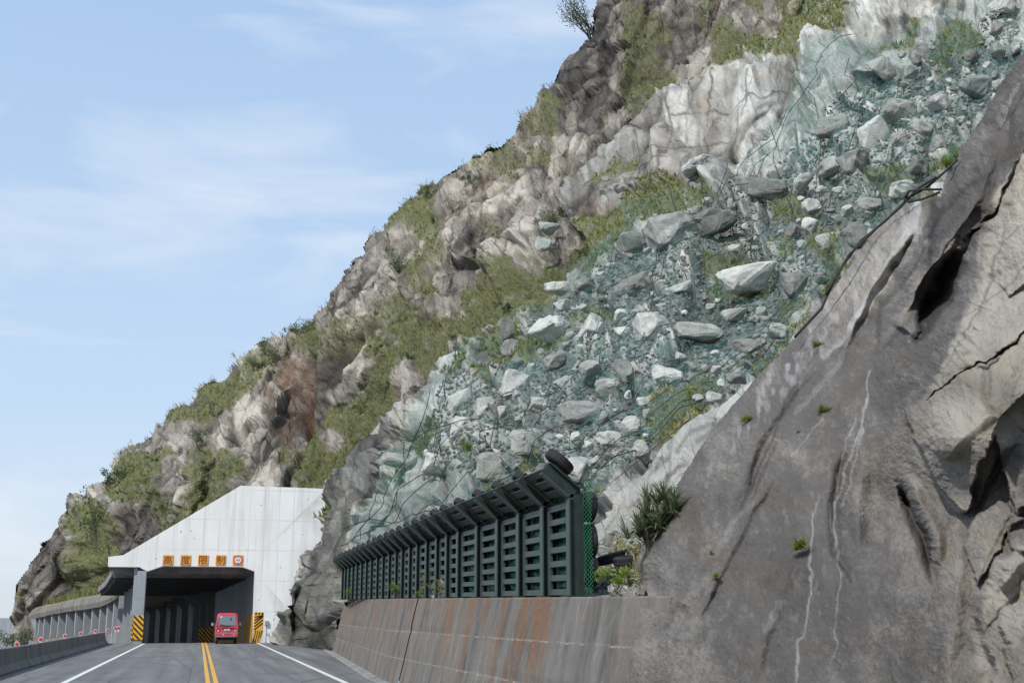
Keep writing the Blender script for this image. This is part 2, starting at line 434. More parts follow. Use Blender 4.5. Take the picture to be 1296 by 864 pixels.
MT['wline'] = paint('white_road_paint', (.70, .70, .67), .6); MT['yline'] = paint('yellow_road_paint', (.70, .38, .05), .5)

MT['steel'] = plain('dark_green_steel', (.022, .036, .029), .55, .0, .35, 4, .004, .4, (.02, .022, .02, .6))
MT['rail'] = plain('slate_painted_rail', (.045, .068, .062), .5, 0, .2, 3, .003, .4, (.10, .07, .05, .35))
MT['rub'] = plain('tyre_rubber', (.028, .028, .03), .8, 0, .25, 8, .004, .25, (.07, .065, .06, .4))
MT['galv'] = plain('galvanised_grey', (.35, .36, .37), .5, .3)
MT['cable'] = plain('rusty_dark_cable', (.035, .030, .028), .8, 0, .3, 5)
MT['red'] = plain('red_reflector', (.62, .035, .05), .35, 0, .05)
MT['whitep'] = plain('white_plastic', (.74, .74, .74), .45, 0, .06)
MT['orange'] = plain('orange_sign_face', (.80, .33, .03), .5, 0, .08, 5)
MT['black'] = plain('black_paint', (.012, .012, .012), .5, 0, .1)
MT['ink'] = plain('sign_lettering', (.10, .035, .02), .6, 0, .1)
MT['yellow'] = plain('yellow_hazard_paint', (.78, .40, .03), .6, 0, .12, 4)
MT['ochre'] = concrete('ochre_painted_wall', (.50, .27, .06), stain=(.22, .13, .05), streak=.5)
MT['vanred'] = plain('pinkish_red_car_paint', (.50, .055, .085), .35, 0, .06, 2, 0, .5)
MT['vandark'] = plain('car_underbody_black', (.015, .015, .016), .7)
MT['lamp'] = plain('tail_lamp_red', (.42, .02, .03), .25, 0, .05, 3, 0, .6)
MT['lampw'] = plain('reversing_lamp_white', (.70, .66, .66), .25)
MT['amber'] = plain('amber_lamp', (.65, .22, .05), .25)
MT['plate'] = plain('licence_plate_white', (.62, .68, .64), .5)
MT['chrome'] = plain('bumper_trim_silver', (.52, .50, .52), .3, .6)
N = NT('car_glass'); MT['glass'] = N.done((.16, .20, .205), .08, spec=.8)
MT['ledge'] = concrete('ledge_concrete', (.30, .28, .25), stain=(.12, .10, .09), sc=.6, streak=.0)

def hazard():
    N = NT('hazard_stripes')
    tc = N.n('ShaderNodeTexCoord'); sp = N.n('ShaderNodeSeparateXYZ'); N.l(tc.outputs['Object'], sp.inputs[0])
    d = N.math('ADD', sp.outputs[0], sp.outputs[2])
    w = N.math('FRACT', N.math('MULTIPLY', d, 3.1)); k = N.math('LESS_THAN', w, .46)
    c = N.mix(k, (.78, .40, .03), (.02, .018, .016))
    c = N.mix(N.ramp(N.noise(tc.outputs['Object'], 6, 6, .7), [(.5, 0), (.75, .5)]), c, (.25, .18, .10))
    return N.done(c, .6, spec=.3)
MT['hazard'] = hazard()

def leafmat(name, a, b, c=None, tr=.25):
    N = NT(name); N2 = N
    oi = N.attr('tint'); g = N.noise(N.co(), 1.3, 4, .6)
    col = N.ramp(N.math('ADD', N.math('MULTIPLY', oi, .75), N.math('MULTIPLY', g, .3)), [(.1, a), (.6, b), (1.0, c or b)])
    N.put(N.b.inputs['Base Color'], col); N.b.inputs['Roughness'].default_value = .7; N.b.inputs['Specular IOR Level'].default_value = .2
    t = N.n('ShaderNodeBsdfTranslucent'); N.l(col, t.inputs[0]); m = N.n('ShaderNodeMixShader'); m.inputs[0].default_value = tr
    N.l(N.b.outputs[0], m.inputs[1]); N.l(t.outputs[0], m.inputs[2]); N.l(m.outputs[0], N.out.inputs[0]); return N.m
MT['grass'] = leafmat('slope_grass_blades', (.085, .105, .035), (.235, .25, .09), (.46, .39, .23))
MT['reed'] = leafmat('tan_reed_blades', (.12, .13, .05), (.28, .24, .13), (.48, .38, .26))
MT['bush'] = leafmat('dark_bush_leaves', (.045, .065, .03), (.10, .14, .055), (.18, .21, .09))
MT['herb'] = leafmat('yellow_green_leaves', (.08, .12, .02), (.21, .28, .05), (.36, .40, .12), .35)
MT['pand'] = leafmat('screw_pine_leaves', (.05, .07, .03), (.14, .18, .08), (.30, .31, .19), .3)
MT['bark'] = plain('grey_bark', (.10, .085, .07), .9)

# ------------------------------------------------------------------ sky and light
world = bpy.data.worlds.new('World'); scene.world = world; world.use_nodes = True
wt = world.node_tree; bg = wt.nodes['Background']
SUN_DIR = Vector((-.62, -.50, .80)).normalized()
el = math.asin(SUN_DIR.z); az = math.atan2(SUN_DIR.x, SUN_DIR.y)
sky = wt.nodes.new('ShaderNodeTexSky'); sky.sky_type = 'NISHITA'; sky.sun_disc = False
sky.sun_elevation = el; sky.sun_rotation = az; sky.air_density = 1.0; sky.dust_density = 1.2; sky.ozone_density = 1.6
tc = wt.nodes.new('ShaderNodeTexCoord')
mp = wt.nodes.new('ShaderNodeMapping'); mp.inputs['Scale'].default_value = (1.1, 1.1, 4.2); mp.inputs['Location'].default_value = (.35, .0, .15)
wt.links.new(tc.outputs['Generated'], mp.inputs[0])
cn = wt.nodes.new('ShaderNodeTexNoise'); cn.inputs['Scale'].default_value = 3.1; cn.inputs['Detail'].default_value = 7; cn.inputs['Roughness'].default_value = .52; cn.inputs['Distortion'].default_value = .5
wt.links.new(mp.outputs[0], cn.inputs['Vector'])
cr = wt.nodes.new('ShaderNodeValToRGB'); cr.color_ramp.elements[0].position = .48; cr.color_ramp.elements[0].color = (0, 0, 0, 1)
cr.color_ramp.elements[1].position = .80; cr.color_ramp.elements[1].color = (.9, .9, .9, 1)
wt.links.new(cn.outputs['Fac'], cr.inputs[0])
sp = wt.nodes.new('ShaderNodeSeparateXYZ'); wt.links.new(tc.outputs['Generated'], sp.inputs[0])
hr = wt.nodes.new('ShaderNodeValToRGB'); hr.color_ramp.elements[0].position = 0.0; hr.color_ramp.elements[0].color = (.55, .55, .55, 1)
hr.color_ramp.elements[1].position = .5; hr.color_ramp.elements[1].color = (.22, .22, .22, 1)
wt.links.new(sp.outputs[2], hr.inputs[0])
hc = wt.nodes.new('ShaderNodeValToRGB'); e = hc.color_ramp.elements
e[0].position = 0; e[0].color = (.60, .655, .725, 1); e[1].position = .62; e[1].color = (.32, .48, .73, 1)
em = e.new(.16); em.color = (.47, .60, .765, 1)
wt.links.new(sp.outputs[2], hc.inputs[0])
hs_ = wt.nodes.new('ShaderNodeMix'); hs_.data_type = 'RGBA'; hs_.blend_type = 'MULTIPLY'; hs_.inputs[0].default_value = 1
wt.links.new(hc.outputs[0], hs_.inputs[6]); hs_.inputs[7].default_value = (9.6, 9.6, 9.6, 1)
m1 = wt.nodes.new('ShaderNodeMix'); m1.data_type = 'RGBA'; m1.name = 'haze'
m1.inputs[0].default_value = .82; wt.links.new(sky.outputs[0], m1.inputs[6]); wt.links.new(hs_.outputs[2], m1.inputs[7])
m2 = wt.nodes.new('ShaderNodeMix'); m2.data_type = 'RGBA'
wt.links.new(cr.outputs[0], m2.inputs[0]); wt.links.new(m1.outputs[2], m2.inputs[6]); m2.inputs[7].default_value = (6.5, 6.85, 7.4, 1)
wt.links.new(m2.outputs[2], bg.inputs['Color']); bg.inputs['Strength'].default_value = .134
sd = bpy.data.lights.new('sun', 'SUN'); sd.energy = 3.6; sd.angle = R(2.0); sd.color = (1.0, .955, .89)
so = bpy.data.objects.new('sun', sd); C.objects.link(so); so.rotation_euler = SUN_DIR.to_track_quat('Z', 'Y').to_euler(); so.location = (-40, -40, 60)

scene.view_settings.view_transform = 'Standard'; scene.view_settings.look = 'None'; scene.view_settings.exposure = 0
scene.cycles.max_bounces = 6; scene.cycles.transparent_max_bounces = 12
scene.cycles.use_denoising = True
#@@TERRAIN
# ------------------------------------------------------------------ terrain sheets
ATT = ('tone', 'grass', 'rust', 'teal', 'white', 'crease', 'shrub')
def blur(a, k):
    for _ in range(3):
        c = np.cumsum(np.pad(a, ((k + 1, k), (0, 0)) + ((0, 0),) * (a.ndim - 2), mode='edge'), 0); a = (c[2 * k + 1:] - c[:-2 * k - 1]) / (2 * k + 1)
        c = np.cumsum(np.pad(a, ((0, 0), (k + 1, k)) + ((0, 0),) * (a.ndim - 2), mode='edge'), 1); a = (c[:, 2 * k + 1:] - c[:, :-2 * k - 1]) / (2 * k + 1)
    return a

class Sheet:
    def __init__(s, name, poly, step, ctrl, mat, s0):
        P = np.array(poly, float); s.poly = poly; s.name = name; s.mat = mat; s.step = step
        x0, y0 = P.min(0) - 4; x1, y1 = P.max(0) + 4
        s.x0, s.y0 = x0, y0
        s.nx, s.ny = int((x1 - x0) / step) + 1, int((y1 - y0) / step) + 1
        s.X, s.Y = np.meshgrid(x0 + np.arange(s.nx) * step, y0 + np.arange(s.ny) * step)
        s.D = rbf(ctrl, s.X, s.Y)
        s.Q = np.stack([s.X - 640, np.log(s.D) * 60, 430 - s.Y], -1) * (s0 / F)
        s.sd = sdf(poly, s.X, s.Y)
        s.m = {a: np.zeros(s.X.shape) for a in ATT}; s.m['tone'] += .5
        q = np.stack([s.X / 22, s.Y / 22, s.X * 0], -1)
        s.rx = fbm(q, 4, 5) * 16; s.ry = fbm(q + 50, 4, 6) * 16
        s.cx = fbm(q / 2.6, 2, 7) * 22; s.cy = fbm(q / 2.6 + 50, 2, 8) * 22
    def paint(s, attr, val, poly, soft=8, rough=1.0, mode='mix'):
        d = sdf(poly, s.X + s.rx * rough, s.Y + s.ry * rough)
        w = sstep(-soft, soft, d)
        s.m[attr] = s.m[attr] * (1 - w) + val * w if mode == 'mix' else s.m[attr] + val * w
        return w
    def stroke(s, attr, val, pts, w, soft=1.0, rough=.1):
        d = pline(pts, s.X + s.rx * rough, s.Y + s.ry * rough)
        k = 1 - sstep(w - soft, w + soft, d)
        s.m[attr] = np.maximum(s.m[attr], val * k)
    def carve(s, amt, pts, w, rough=.5, asym=0):
        """push away (amt>0) or pull out (amt<0) along a line, in metres of depth, fading at the ends"""
        d, t = pline_t(pts, s.X + s.cx * rough + s.rx * .12, s.Y + s.cy * rough + s.ry * .12)
        s.D = s.D + amt * np.exp(-(d / (w * (.45 + .55 * np.sin(np.pi * t)))) ** 2) * np.clip(np.sin(np.pi * np.clip(t, .02, .98)) * 1.6, 0, 1)
    def plate(s, amt, poly, soft=3, rough=.3):
        """a slab standing proud (amt<0) or set back (amt>0) with a crisp edge"""
        d = sdf(poly, s.X + s.rx * rough, s.Y + s.ry * rough); s.D = s.D + amt * sstep(-soft, soft, d)
    def normals(s, P):
        gy, gx = np.gradient(P, axis=(0, 1)); n = np.cross(gx, gy)
        n /= np.linalg.norm(n, axis=-1, keepdims=True) + 1e-9
        v = P - CAM; flip = (n * v).sum(-1) > 0; n[flip] *= -1; return n
    def base(s):
        s.P = at(s.X, s.Y, s.D); N = blur(s.normals(blur(s.P, 4)), 5)
        N /= np.linalg.norm(N, axis=-1, keepdims=True); v = CAM - s.P; v /= np.linalg.norm(v, axis=-1, keepdims=True)
        N = N * .7 + v * .45; s.N = N / np.linalg.norm(N, axis=-1, keepdims=True); return s
    def displace(s, d):
        s.P = s.P + s.N * d[..., None]
    def build(s, edge_rough=1.0):
        mask = sdf(s.poly, s.X + s.rx * .35 * edge_rough, s.Y + s.ry * .35 * edge_rough) > 0
        s.mask = mask
        N = s.normals(s.P); s.NN = N
        idx = np.full(mask.shape, -1)
        fm = mask[:-1, :-1] & mask[1:, :-1] & mask[1:, 1:] & mask[:-1, 1:]
        use = np.zeros(mask.shape, bool); use[:-1, :-1] |= fm; use[1:, :-1] |= fm; use[1:, 1:] |= fm; use[:-1, 1:] |= fm
        idx[use] = np.arange(use.sum())
        f = np.stack([idx[:-1, :-1][fm], idx[1:, :-1][fm], idx[1:, 1:][fm], idx[:-1, 1:][fm]], -1)
        o = mesh_np(s.name, s.P[use], f, s.mat, smooth=False, attrs={a: np.clip(s.m[a][use], 0, 1) for a in ATT}, vattrs={'rest': s.Q[use]})
        o['kind'] = 'structure'; s.obj = o; return o
    def ij(s, px, py):
        return np.clip(((np.asarray(py) - s.y0) / s.step).astype(int), 0, s.ny - 1), np.clip(((np.asarray(px) - s.x0) / s.step).astype(int), 0, s.nx - 1)
    def at(s, px, py):
        i, j = s.ij(px, py); return s.P[i, j], s.NN[i, j]

# ---- far cliff and headland
far_sil = [(14, 812), (20, 770), (24, 735), (45, 695), (70, 668), (96, 628), (128, 605), (150, 575), (190, 540), (240, 500), (275, 480), (312, 455), (345, 435), (395, 410), (415, 385),
           (440, 345), (462, 318), (475, 292), (520, 255), (565, 225), (610, 200), (640, 182), (665, 145), (690, 118), (706, 100), (712, 72), (735, 52), (752, 20), (756, -30)]
far_poly = far_sil + [(1060, -30), (1060, 60), (900, 200), (800, 320), (640, 470), (520, 560), (450, 640), (440, 700), (405, 680), (300, 650), (160, 740), (156, 812)]
far_ctrl = [(15, 800, 176), (20, 760, 178), (60, 690, 172), (100, 640, 165), (170, 570, 160), (250, 500, 150), (310, 455, 145), (370, 430, 140), (410, 405, 138),
            (440, 350, 140), (480, 290, 142), (560, 245, 140), (640, 180, 140), (700, 120, 142), (725, 60, 145), (750, 0, 150), (800, -20, 150),
            (60, 770, 182), (100, 770, 150), (140, 780, 138), (130, 700, 142), (200, 660, 122), (300, 600, 102), (410, 610, 92), (330, 540, 114), (400, 500, 116), (450, 450, 113),
            (500, 400, 112), (600, 330, 105), (600, 420, 88), (700, 230, 105), (800, 150, 106), (850, 60, 112), (950, 40, 98), (1050, -20, 96), (700, 350, 75), (800, 280, 80), (520, 520, 80), (440, 640, 84)]
B = Sheet('headland_cliff', far_poly, 1.7, far_ctrl, MT['far'], 115.0)
ds = pline(far_sil, B.X, B.Y)
B.D += 9 * np.exp(-(ds / 9)) * (B.sd > -20)
for amt, pts, w in [(1.5, [(712, 215), (760, 150), (830, 95), (905, 45), (950, 5)], 12), (-4, [(720, 190), (770, 120), (850, 50)], 22),
                    (6, [(300, 590), (350, 470), (395, 430)], 10), (-5, [(330, 560), (345, 500)], 16), (2, [(355, 560), (372, 500), (385, 450)], 5), (-5, [(395, 500), (405, 440), (440, 370)], 20),
                    (5, [(240, 700), (290, 600), (310, 520)], 10), (-4, [(200, 690), (250, 610)], 16), (4, [(150, 730), (190, 640), (230, 560)], 9),
                    (5, [(500, 470), (540, 400), (620, 330), (700, 280)], 12), (-3, [(430, 520), (520, 430), (600, 370)], 14), (5, [(440, 500), (470, 400), (500, 330)], 10),
                    (4, [(560, 300), (620, 250), (700, 200)], 8), (-3, [(600, 250), (680, 190)], 14)]:
    B.carve(amt * .6, pts, w)
B.base()
B.paint('tone', .33, [(10, 830), (20, 700), (100, 640), (160, 640), (260, 560), (300, 600), (200, 700), (150, 760), (150, 830)], 14)
B.paint('tone', .64, [(190, 700), (215, 640), (240, 600), (250, 590), (240, 660), (200, 700)], 6)
B.paint('tone', .27, [(640, 250), (700, 150), (700, 90), (760, -30), (960, -30), (860, 60), (790, 120), (720, 220), (660, 250)], 10)
B.paint('tone', .62, [(420, 400), (440, 345), (465, 320), (500, 330), (495, 400), (460, 470), (420, 480), (400, 470)], 8)
B.paint('tone', .66, [(570, 250), (650, 170), (700, 160), (740, 190), (680, 250), (640, 262), (590, 300)], 8)
B.paint('tone', .72, [(283, 570), (296, 520), (318, 492), (338, 500), (338, 560), (322, 590), (290, 590)], 4, .5)
B.paint('tone', .30, [(375, 540), (390, 500), (420, 500), (430, 530), (400, 560)], 6)
B.paint('tone', .35, [(690, 250), (720, 215), (800, 140), (740, 250)], 6)
B.paint('rust', .9, [(350, 478), (366, 450), (392, 446), (408, 495), (398, 535), (370, 552), (344, 512)], 9, 1.1)
B.paint('tone', .45, [(310, 560), (312, 490), (350, 480), (380, 448), (410, 455), (416, 520), (380, 560), (350, 590)], 8, .5)
B.paint('tone', .72, [(283, 570), (296, 520), (318, 492), (338, 520), (334, 570), (318, 592), (290, 590)], 4, .5)
B.paint('rust', .9, [(328, 497), (345, 490), (352, 530), (352, 560), (338, 560), (336, 530), (322, 510)], 4, .5)
B.paint('rust', .6, [(350, 580), (355, 545), (370, 545), (375, 570)], 4, .5)
B.paint('rust', .9, [(700, 250), (745, 238), (748, 252), (720, 262)], 5, .5)
B.paint('rust', .25, [(520, 260), (580, 240), (640, 200), (660, 230), (560, 300)], 10)
G = []
def grass(S, v, poly, soft=7, rough=1.0): S.paint('grass', v, poly, soft, rough)
for v, poly in [
    (1, [(330, 625), (345, 590), (380, 555), (420, 515), (470, 480), (500, 440), (540, 408), (590, 368), (640, 328), (700, 298), (740, 280), (800, 255), (860, 240), (800, 330), (700, 400), (560, 470), (480, 540), (440, 610), (430, 660), (400, 640)]),
    (.95, [(112, 650), (120, 610), (170, 560), (250, 490), (320, 445), (400, 400), (402, 440), (330, 478), (298, 520), (250, 548), (205, 590), (160, 622)]),
    (.9, [(232, 560), (290, 545), (300, 575), (310, 600), (258, 650), (232, 640), (240, 600)]),
    (.9, [(90, 640), (120, 625), (142, 650), (135, 710), (112, 715), (92, 680)]),
    (.85, [(465, 330), (470, 290), (560, 225), (640, 180), (640, 196), (585, 240), (565, 272), (600, 290), (560, 330), (520, 355)]),
    (.8, [(480, 380), (520, 345), (600, 330), (640, 320), (600, 352), (520, 410), (500, 440), (470, 460)]),
    (.7, [(650, 185), (672, 150), (700, 120), (706, 160), (720, 200), (690, 215)]),
    (.9, [(655, 272), (690, 252), (780, 250), (790, 285), (700, 305), (650, 300)]),
    (.9, [(810, 110), (860, 70), (920, 30), (950, -10), (1070, -40), (1070, 70), (900, 90)]),
    (.8, [(560, 275), (600, 262), (592, 245), (570, 240)])]: grass(B, v, poly)
rotm = np.array([[.85, 0, -.52], [0, 1, 0], [.52, 0, .85]]); QB = B.Q @ rotm.T
b1, h1, e1 = facets(QB, 8, 3, squash=(1, 1, .6)); b2, h2, e2 = facets(QB, 3.0, 4, squash=(1.2, 1, .5)); b3, h3, e3 = facets(QB, 1.2, 5, squash=(1.2, 1, .6))
gr = B.m['grass']; amp = 1 - .55 * gr
B.displace(amp * (b1 * 2.6 + b2 * 1.5 + b3 * .65) + fbm(B.Q / 14, 4, 9) * 1.2 + gr * fbm(B.Q / 1.2, 3, 12) * .6)
B.m['crease'] = np.clip((1 - e1) * .5 + (1 - e2) * .75 + (1 - e3) * .5, 0, 1) * (1 - gr)
B.m['tone'] += (h1 - .5) * .15 + (h2 - .5) * .3 + (h3 - .5) * .3
pn = fbm(B.Q / 4.5, 5, 31)
B.m['grass'] = np.clip(B.m['grass'] * sstep(-.12, .08, pn + .35 * (gr - .7)) + sstep(.17, .27, pn) * .6 * (1 - B.m['rust']), 0, 1)
B.build()

# ---- scree slope with the outcrops beside the rockfall fence
sl_left = [(338, 822), (344, 800), (360, 775), (358, 738), (370, 694), (382, 668), (376, 645), (394, 634), (398, 606), (420, 585), (447, 556), (478, 535), (500, 508), (530, 480), (556, 448), (600, 432),
           (650, 398), (700, 352), (745, 318), (738, 296), (716, 272), (700, 250), (714, 224), (760, 175), (820, 125), (870, 92), (930, 62), (980, 40), (1040, -30)]
scr_poly = sl_left + [(1330, -30), (1330, 240), (1230, 330), (1150, 400), (1000, 560), (900, 700), (865, 762), (440, 762), (428, 770), (424, 815), (405, 830)]
scr_ctrl = [(352, 815, 69), (368, 770, 68), (385, 816, 64), (385, 720, 67), (400, 720, 65), (396, 660, 67), (412, 630, 67), (408, 760, 61), (430, 750, 54), (440, 700, 54), (500, 600, 55), (520, 640, 46), (480, 745, 43), (560, 740, 29), (640, 740, 23), (720, 742, 19), (800, 740, 15.2), (850, 755, 14.6),
            (780, 690, 18.5), (760, 600, 24), (700, 560, 30), (640, 600, 34), (600, 500, 47), (560, 460, 60), (520, 500, 60), (470, 560, 61), (430, 590, 65), (700, 450, 45), (650, 400, 60), (705, 340, 70), (780, 400, 45), (860, 300, 55), (950, 350, 41),
            (900, 450, 34), (850, 560, 23), (820, 640, 17.8), (900, 540, 20), (1000, 440, 27), (1000, 380, 34), (1080, 270, 40), (1200, 180, 38), (1300, 100, 40), (1200, 50, 52), (1300, -20, 54), (1100, 50, 62), (1050, 150, 56), (950, 100, 72), (900, 200, 63),
            (800, 250, 75), (745, 240, 88), (850, 110, 86), (1000, 0, 85), (900, 40, 92), (1100, 400, 27), (1330, 240, 30), (1000, 560, 19)]
A = Sheet('scree_slope', scr_poly, 1.35, scr_ctrl, MT['scree'], 42.0)
dl = pline(sl_left[8:17], A.X, A.Y)
A.D += 2.2 * np.exp(-(dl / 7))
for amt, pts, w in [(2.0, [(460, 720), (470, 660), (500, 610), (520, 560)], 6), (-2.0, [(500, 690), (500, 640), (530, 590)], 16), (1.6, [(535, 660), (560, 600), (570, 560)], 7), (-1.6, [(555, 660), (600, 590)], 18),
                    (1.0, [(425, 740), (440, 660), (465, 600), (500, 550)], 7), (-1.8, [(400, 760), (420, 660), (450, 590)], 14), (1.2, [(395, 790), (405, 720)], 5), (2.0, [(370, 800), (385, 740)], 6),
                    (1.3, [(735, 250), (770, 254), (830, 248)], 7), (-2.2, [(740, 236), (790, 210), (835, 207)], 14), (1.2, [(850, 245), (900, 225), (960, 165), (1000, 120)], 8), (-2.5, [(850, 180), (930, 120)], 35),
                    (2, [(1050, 120), (1100, 150), (1160, 160)], 8), (-2.5, [(1090, 60), (1110, 95)], 22)]:
    A.carve(amt, pts, w)
A.base()
Dm = A.m
A.paint('tone', .60, [(0, 900), (1400, 900), (1400, -100), (0, -100)], 1)
A.paint('teal', .75, [(430, 760), (440, 640), (520, 500), (600, 440), (800, 290), (790, 250), (900, 90), (1000, 60), (1330, -40), (1330, 250), (960, 470), (720, 700)], 20)
A.paint('teal', .0, [(700, 240), (760, 150), (900, 90), (990, 90), (960, 170), (860, 250), (740, 260)], 10)
out1 = A.paint('tone', .24, [(340, 830), (365, 760), (385, 680), (408, 600), (447, 552), (490, 530), (470, 580), (440, 640), (425, 700), (420, 760), (420, 830)], 5)
A.m['teal'] *= 1 - out1
A.paint('tone', .48, [(378, 750), (400, 700), (420, 705), (425, 765), (400, 790), (385, 780)], 6)
out2 = A.paint('tone', .92, [(424, 762), (430, 690), (460, 625), (490, 590), (510, 545), (560, 445), (600, 440), (590, 480), (560, 540), (620, 560), (590, 620), (500, 665)], 6)
A.m['teal'] *= 1 - .65 * out2
out3 = A.paint('tone', .43, [(700, 250), (720, 215), (760, 170), (830, 118), (900, 80), (1000, 82), (1008, 120), (960, 170), (880, 235), (800, 215), (740, 252)], 5)
A.paint('tone', .34, [(690, 262), (700, 232), (735, 225), (790, 222), (840, 212), (850, 250), (790, 266)], 6)
out4 = A.paint('tone', .56, [(1040, 60), (1100, 10), (1150, 30), (1160, 80), (1120, 130), (1060, 120)], 6)
A.paint('tone', .50, [(1150, 110), (1230, 60), (1296, 60), (1296, 110), (1200, 170)], 12)
A.paint('tone', .58, [(860, 270), (930, 200), (1040, 160), (1030, 230), (950, 260)], 14)
shot = A.paint('tone', 1.02, [(738, 682), (742, 664), (765, 650), (790, 610), (830, 572), (880, 530), (930, 498), (975, 465), (990, 480), (900, 600), (850, 690), (800, 700), (780, 672)], 2, .25)
A.m['teal'] *= 1 - shot
A.paint('rust', .7, [(720, 262), (740, 240), (760, 246), (790, 262), (750, 270)], 5)
A.paint('rust', .30, [(730, 240), (800, 130), (900, 120), (950, 160), (860, 240)], 10)
for pts in [[(826, 590), (838, 578)], [(822, 612), (845, 600), (868, 586)], [(858, 570), (880, 548), (905, 535)], [(885, 560), (905, 540)], [(800, 642), (812, 632)]]:
    A.stroke('crease', .55, pts, 2.5, 2, .3)
for v, poly in [(.95, [(690, 345), (738, 296), (716, 268), (780, 262), (850, 252), (800, 296), (745, 345)]), (.9, [(745, 222), (772, 200), (828, 184), (830, 190), (795, 205), (752, 226)]), (1, [(835, 98), (880, 68), (925, 15), (950, -40), (1110, -40), (1100, 20), (1050, 50), (985, 62), (930, 72), (870, 92)]),
                (.8, [(820, 255), (880, 240), (900, 245), (850, 268)]), (.75, [(820, 540), (850, 500), (890, 475), (900, 480), (870, 520), (830, 548)]), (.7, [(900, 470), (960, 440), (1020, 400), (1010, 420), (960, 460)]),
                (.7, [(590, 470), (640, 440), (700, 420), (760, 380), (770, 390), (700, 440), (620, 480)]), (.6, [(970, 300), (1000, 290), (1010, 320), (980, 330)]),
                (.8, [(505, 560), (530, 530), (560, 520), (550, 550), (520, 570)]), (.7, [(480, 600), (500, 580), (505, 600)]), (.7, [(595, 565), (608, 560), (606, 590), (595, 588)]),
                (.8, [(556, 470), (600, 436), (700, 350), (790, 290), (800, 300), (740, 345), (660, 400), (600, 450), (570, 480)]), (.8, [(1170, 215), (1225, 180), (1230, 200), (1180, 225)]),
                (.7, [(1080, 60), (1130, 25), (1170, 20), (1140, 45)])]:
    A.paint('grass', v, poly, 5, .8)
stn = vnoise(np.stack([A.X / 7, A.X * 0, A.Y / 55], -1), 3) * .6 + vnoise(np.stack([A.X / 2.6, A.X * 0, A.Y / 40], -1), 4) * .4
A.m['tone'] += fbm(A.Q / 9, 3, 47) * .25
for pts in ([(846, 118), (850, 170), (842, 240)], [(900, 90), (893, 150), (900, 215)], [(950, 100), (940, 160)], [(800, 160), (808, 215)], [(850, 150), (920, 140), (990, 120)], [(790, 200), (850, 190), (930, 180)], [(1000, 90), (985, 150), (940, 205)], [(870, 100), (880, 150)], [(730, 230), (775, 205), (850, 205)]): A.stroke('crease', .9, pts, 1.3, 1.2, .6)
A.m['tone'] += (out3 + out2 * .8) * (stn * .15)
outc = np.clip(out2 + out3 + out4 + out1, 0, 1); scr = (1 - outc) * (1 - shot)
f1, g1, k1 = facets(A.Q, 5.0, 13, squash=(1, 1, .6)); f2, g2, k2 = facets(A.Q, 1.8, 14, squash=(1, 1, .7)); f3, g3, k3 = facets(A.Q, .75, 15, soft=.25); f4, g4, k4 = facets(A.Q, .36, 16, soft=.35)
dsc = np.clip(A.D / 44, .3, 1.9)
A.displace(outc * (f1 * 1.5 + f2 * .9 + f3 * .35) * dsc * (1 - .72 * out1) * (1 - .5 * out3) * (1 - .35 * out2) + scr * (f1 * .4 + f2 * .85 + f3 * .45 + f4 * .20) * (1 - .5 * A.m['grass']) * dsc * 1.05
           + (1 - shot) * fbm(A.Q / 5, 4, 21) * .4 * dsc + shot * (fbm(A.Q / 1.6, 3, 22) * .22))
A.m['crease'] = np.maximum(A.m['crease'], np.clip(outc * ((1 - k1) * .6 + (1 - k2) * .6) + scr * ((1 - k2) * .45 + (1 - k3) * .35), 0, 1) * (1 - A.m['grass']))
A.m['tone'] += (g1 - .5) * .12 * outc + (g2 - .5) * .2 * (1 - shot) + scr * ((g3 - .5) * .55 + (g4 - .5) * .35)
pn = fbm(A.Q / 2.6, 5, 41)
A.m['grass'] = np.clip(A.m['grass'] * sstep(-.5, -.2, pn) + scr * sstep(.13, .26, pn) * .85, 0, 1) * (1 - shot)
A.build()

# ---- sprayed rock buttress close on the right
ne = [(778, 900), (790, 850), (803, 790), (818, 752), (812, 735), (806, 712), (815, 680), (835, 645), (862, 605), (890, 560), (925, 515), (968, 466), (1005, 425), (1050, 370), (1085, 318), (1120, 275), (1150, 252), (1185, 243), (1198, 208), (1230, 160), (1262, 105), (1300, 50), (1345, -10)]
near_poly = ne + [(1350, 900)]
near_ctrl = [(785, 864, 12.1), (815, 745, 12.9), (812, 700, 13.6), (830, 650, 14), (865, 590, 14.6), (965, 468, 15.5), (1090, 300, 17), (1200, 205, 16.4), (1300, 55, 15.6),
             (900, 864, 9.9), (900, 700, 12.0), (1000, 864, 8.7), (1000, 700, 10.4), (1000, 560, 12.6), (1100, 864, 7.75), (1090, 700, 9.4), (1090, 560, 11.2), (1090, 440, 13.4),
             (1150, 864, 7.3), (1135, 500, 11.2), (1130, 640, 10.2), (1160, 380, 13.2), (1230, 864, 6.6), (1215, 720, 7.5), (1215, 620, 8.2), (1296, 864, 6.1), (1296, 720, 6.8), (1296, 600, 7.6), (1200, 560, 8.0), (1180, 520, 8.9), (1296, 450, 8.2), (1220, 430, 9.0), (1296, 300, 9.6), (1210, 330, 11.6), (1250, 240, 12.4)]
Dn = Sheet('sprayed_rock_face', near_poly, 1.3, near_ctrl, MT['near'], 9.5)
x, y = Dn.X, Dn.Y
dn = pline(ne[4:], x, y)
Dn.D += 1.6 * np.exp(-(dn / 10))
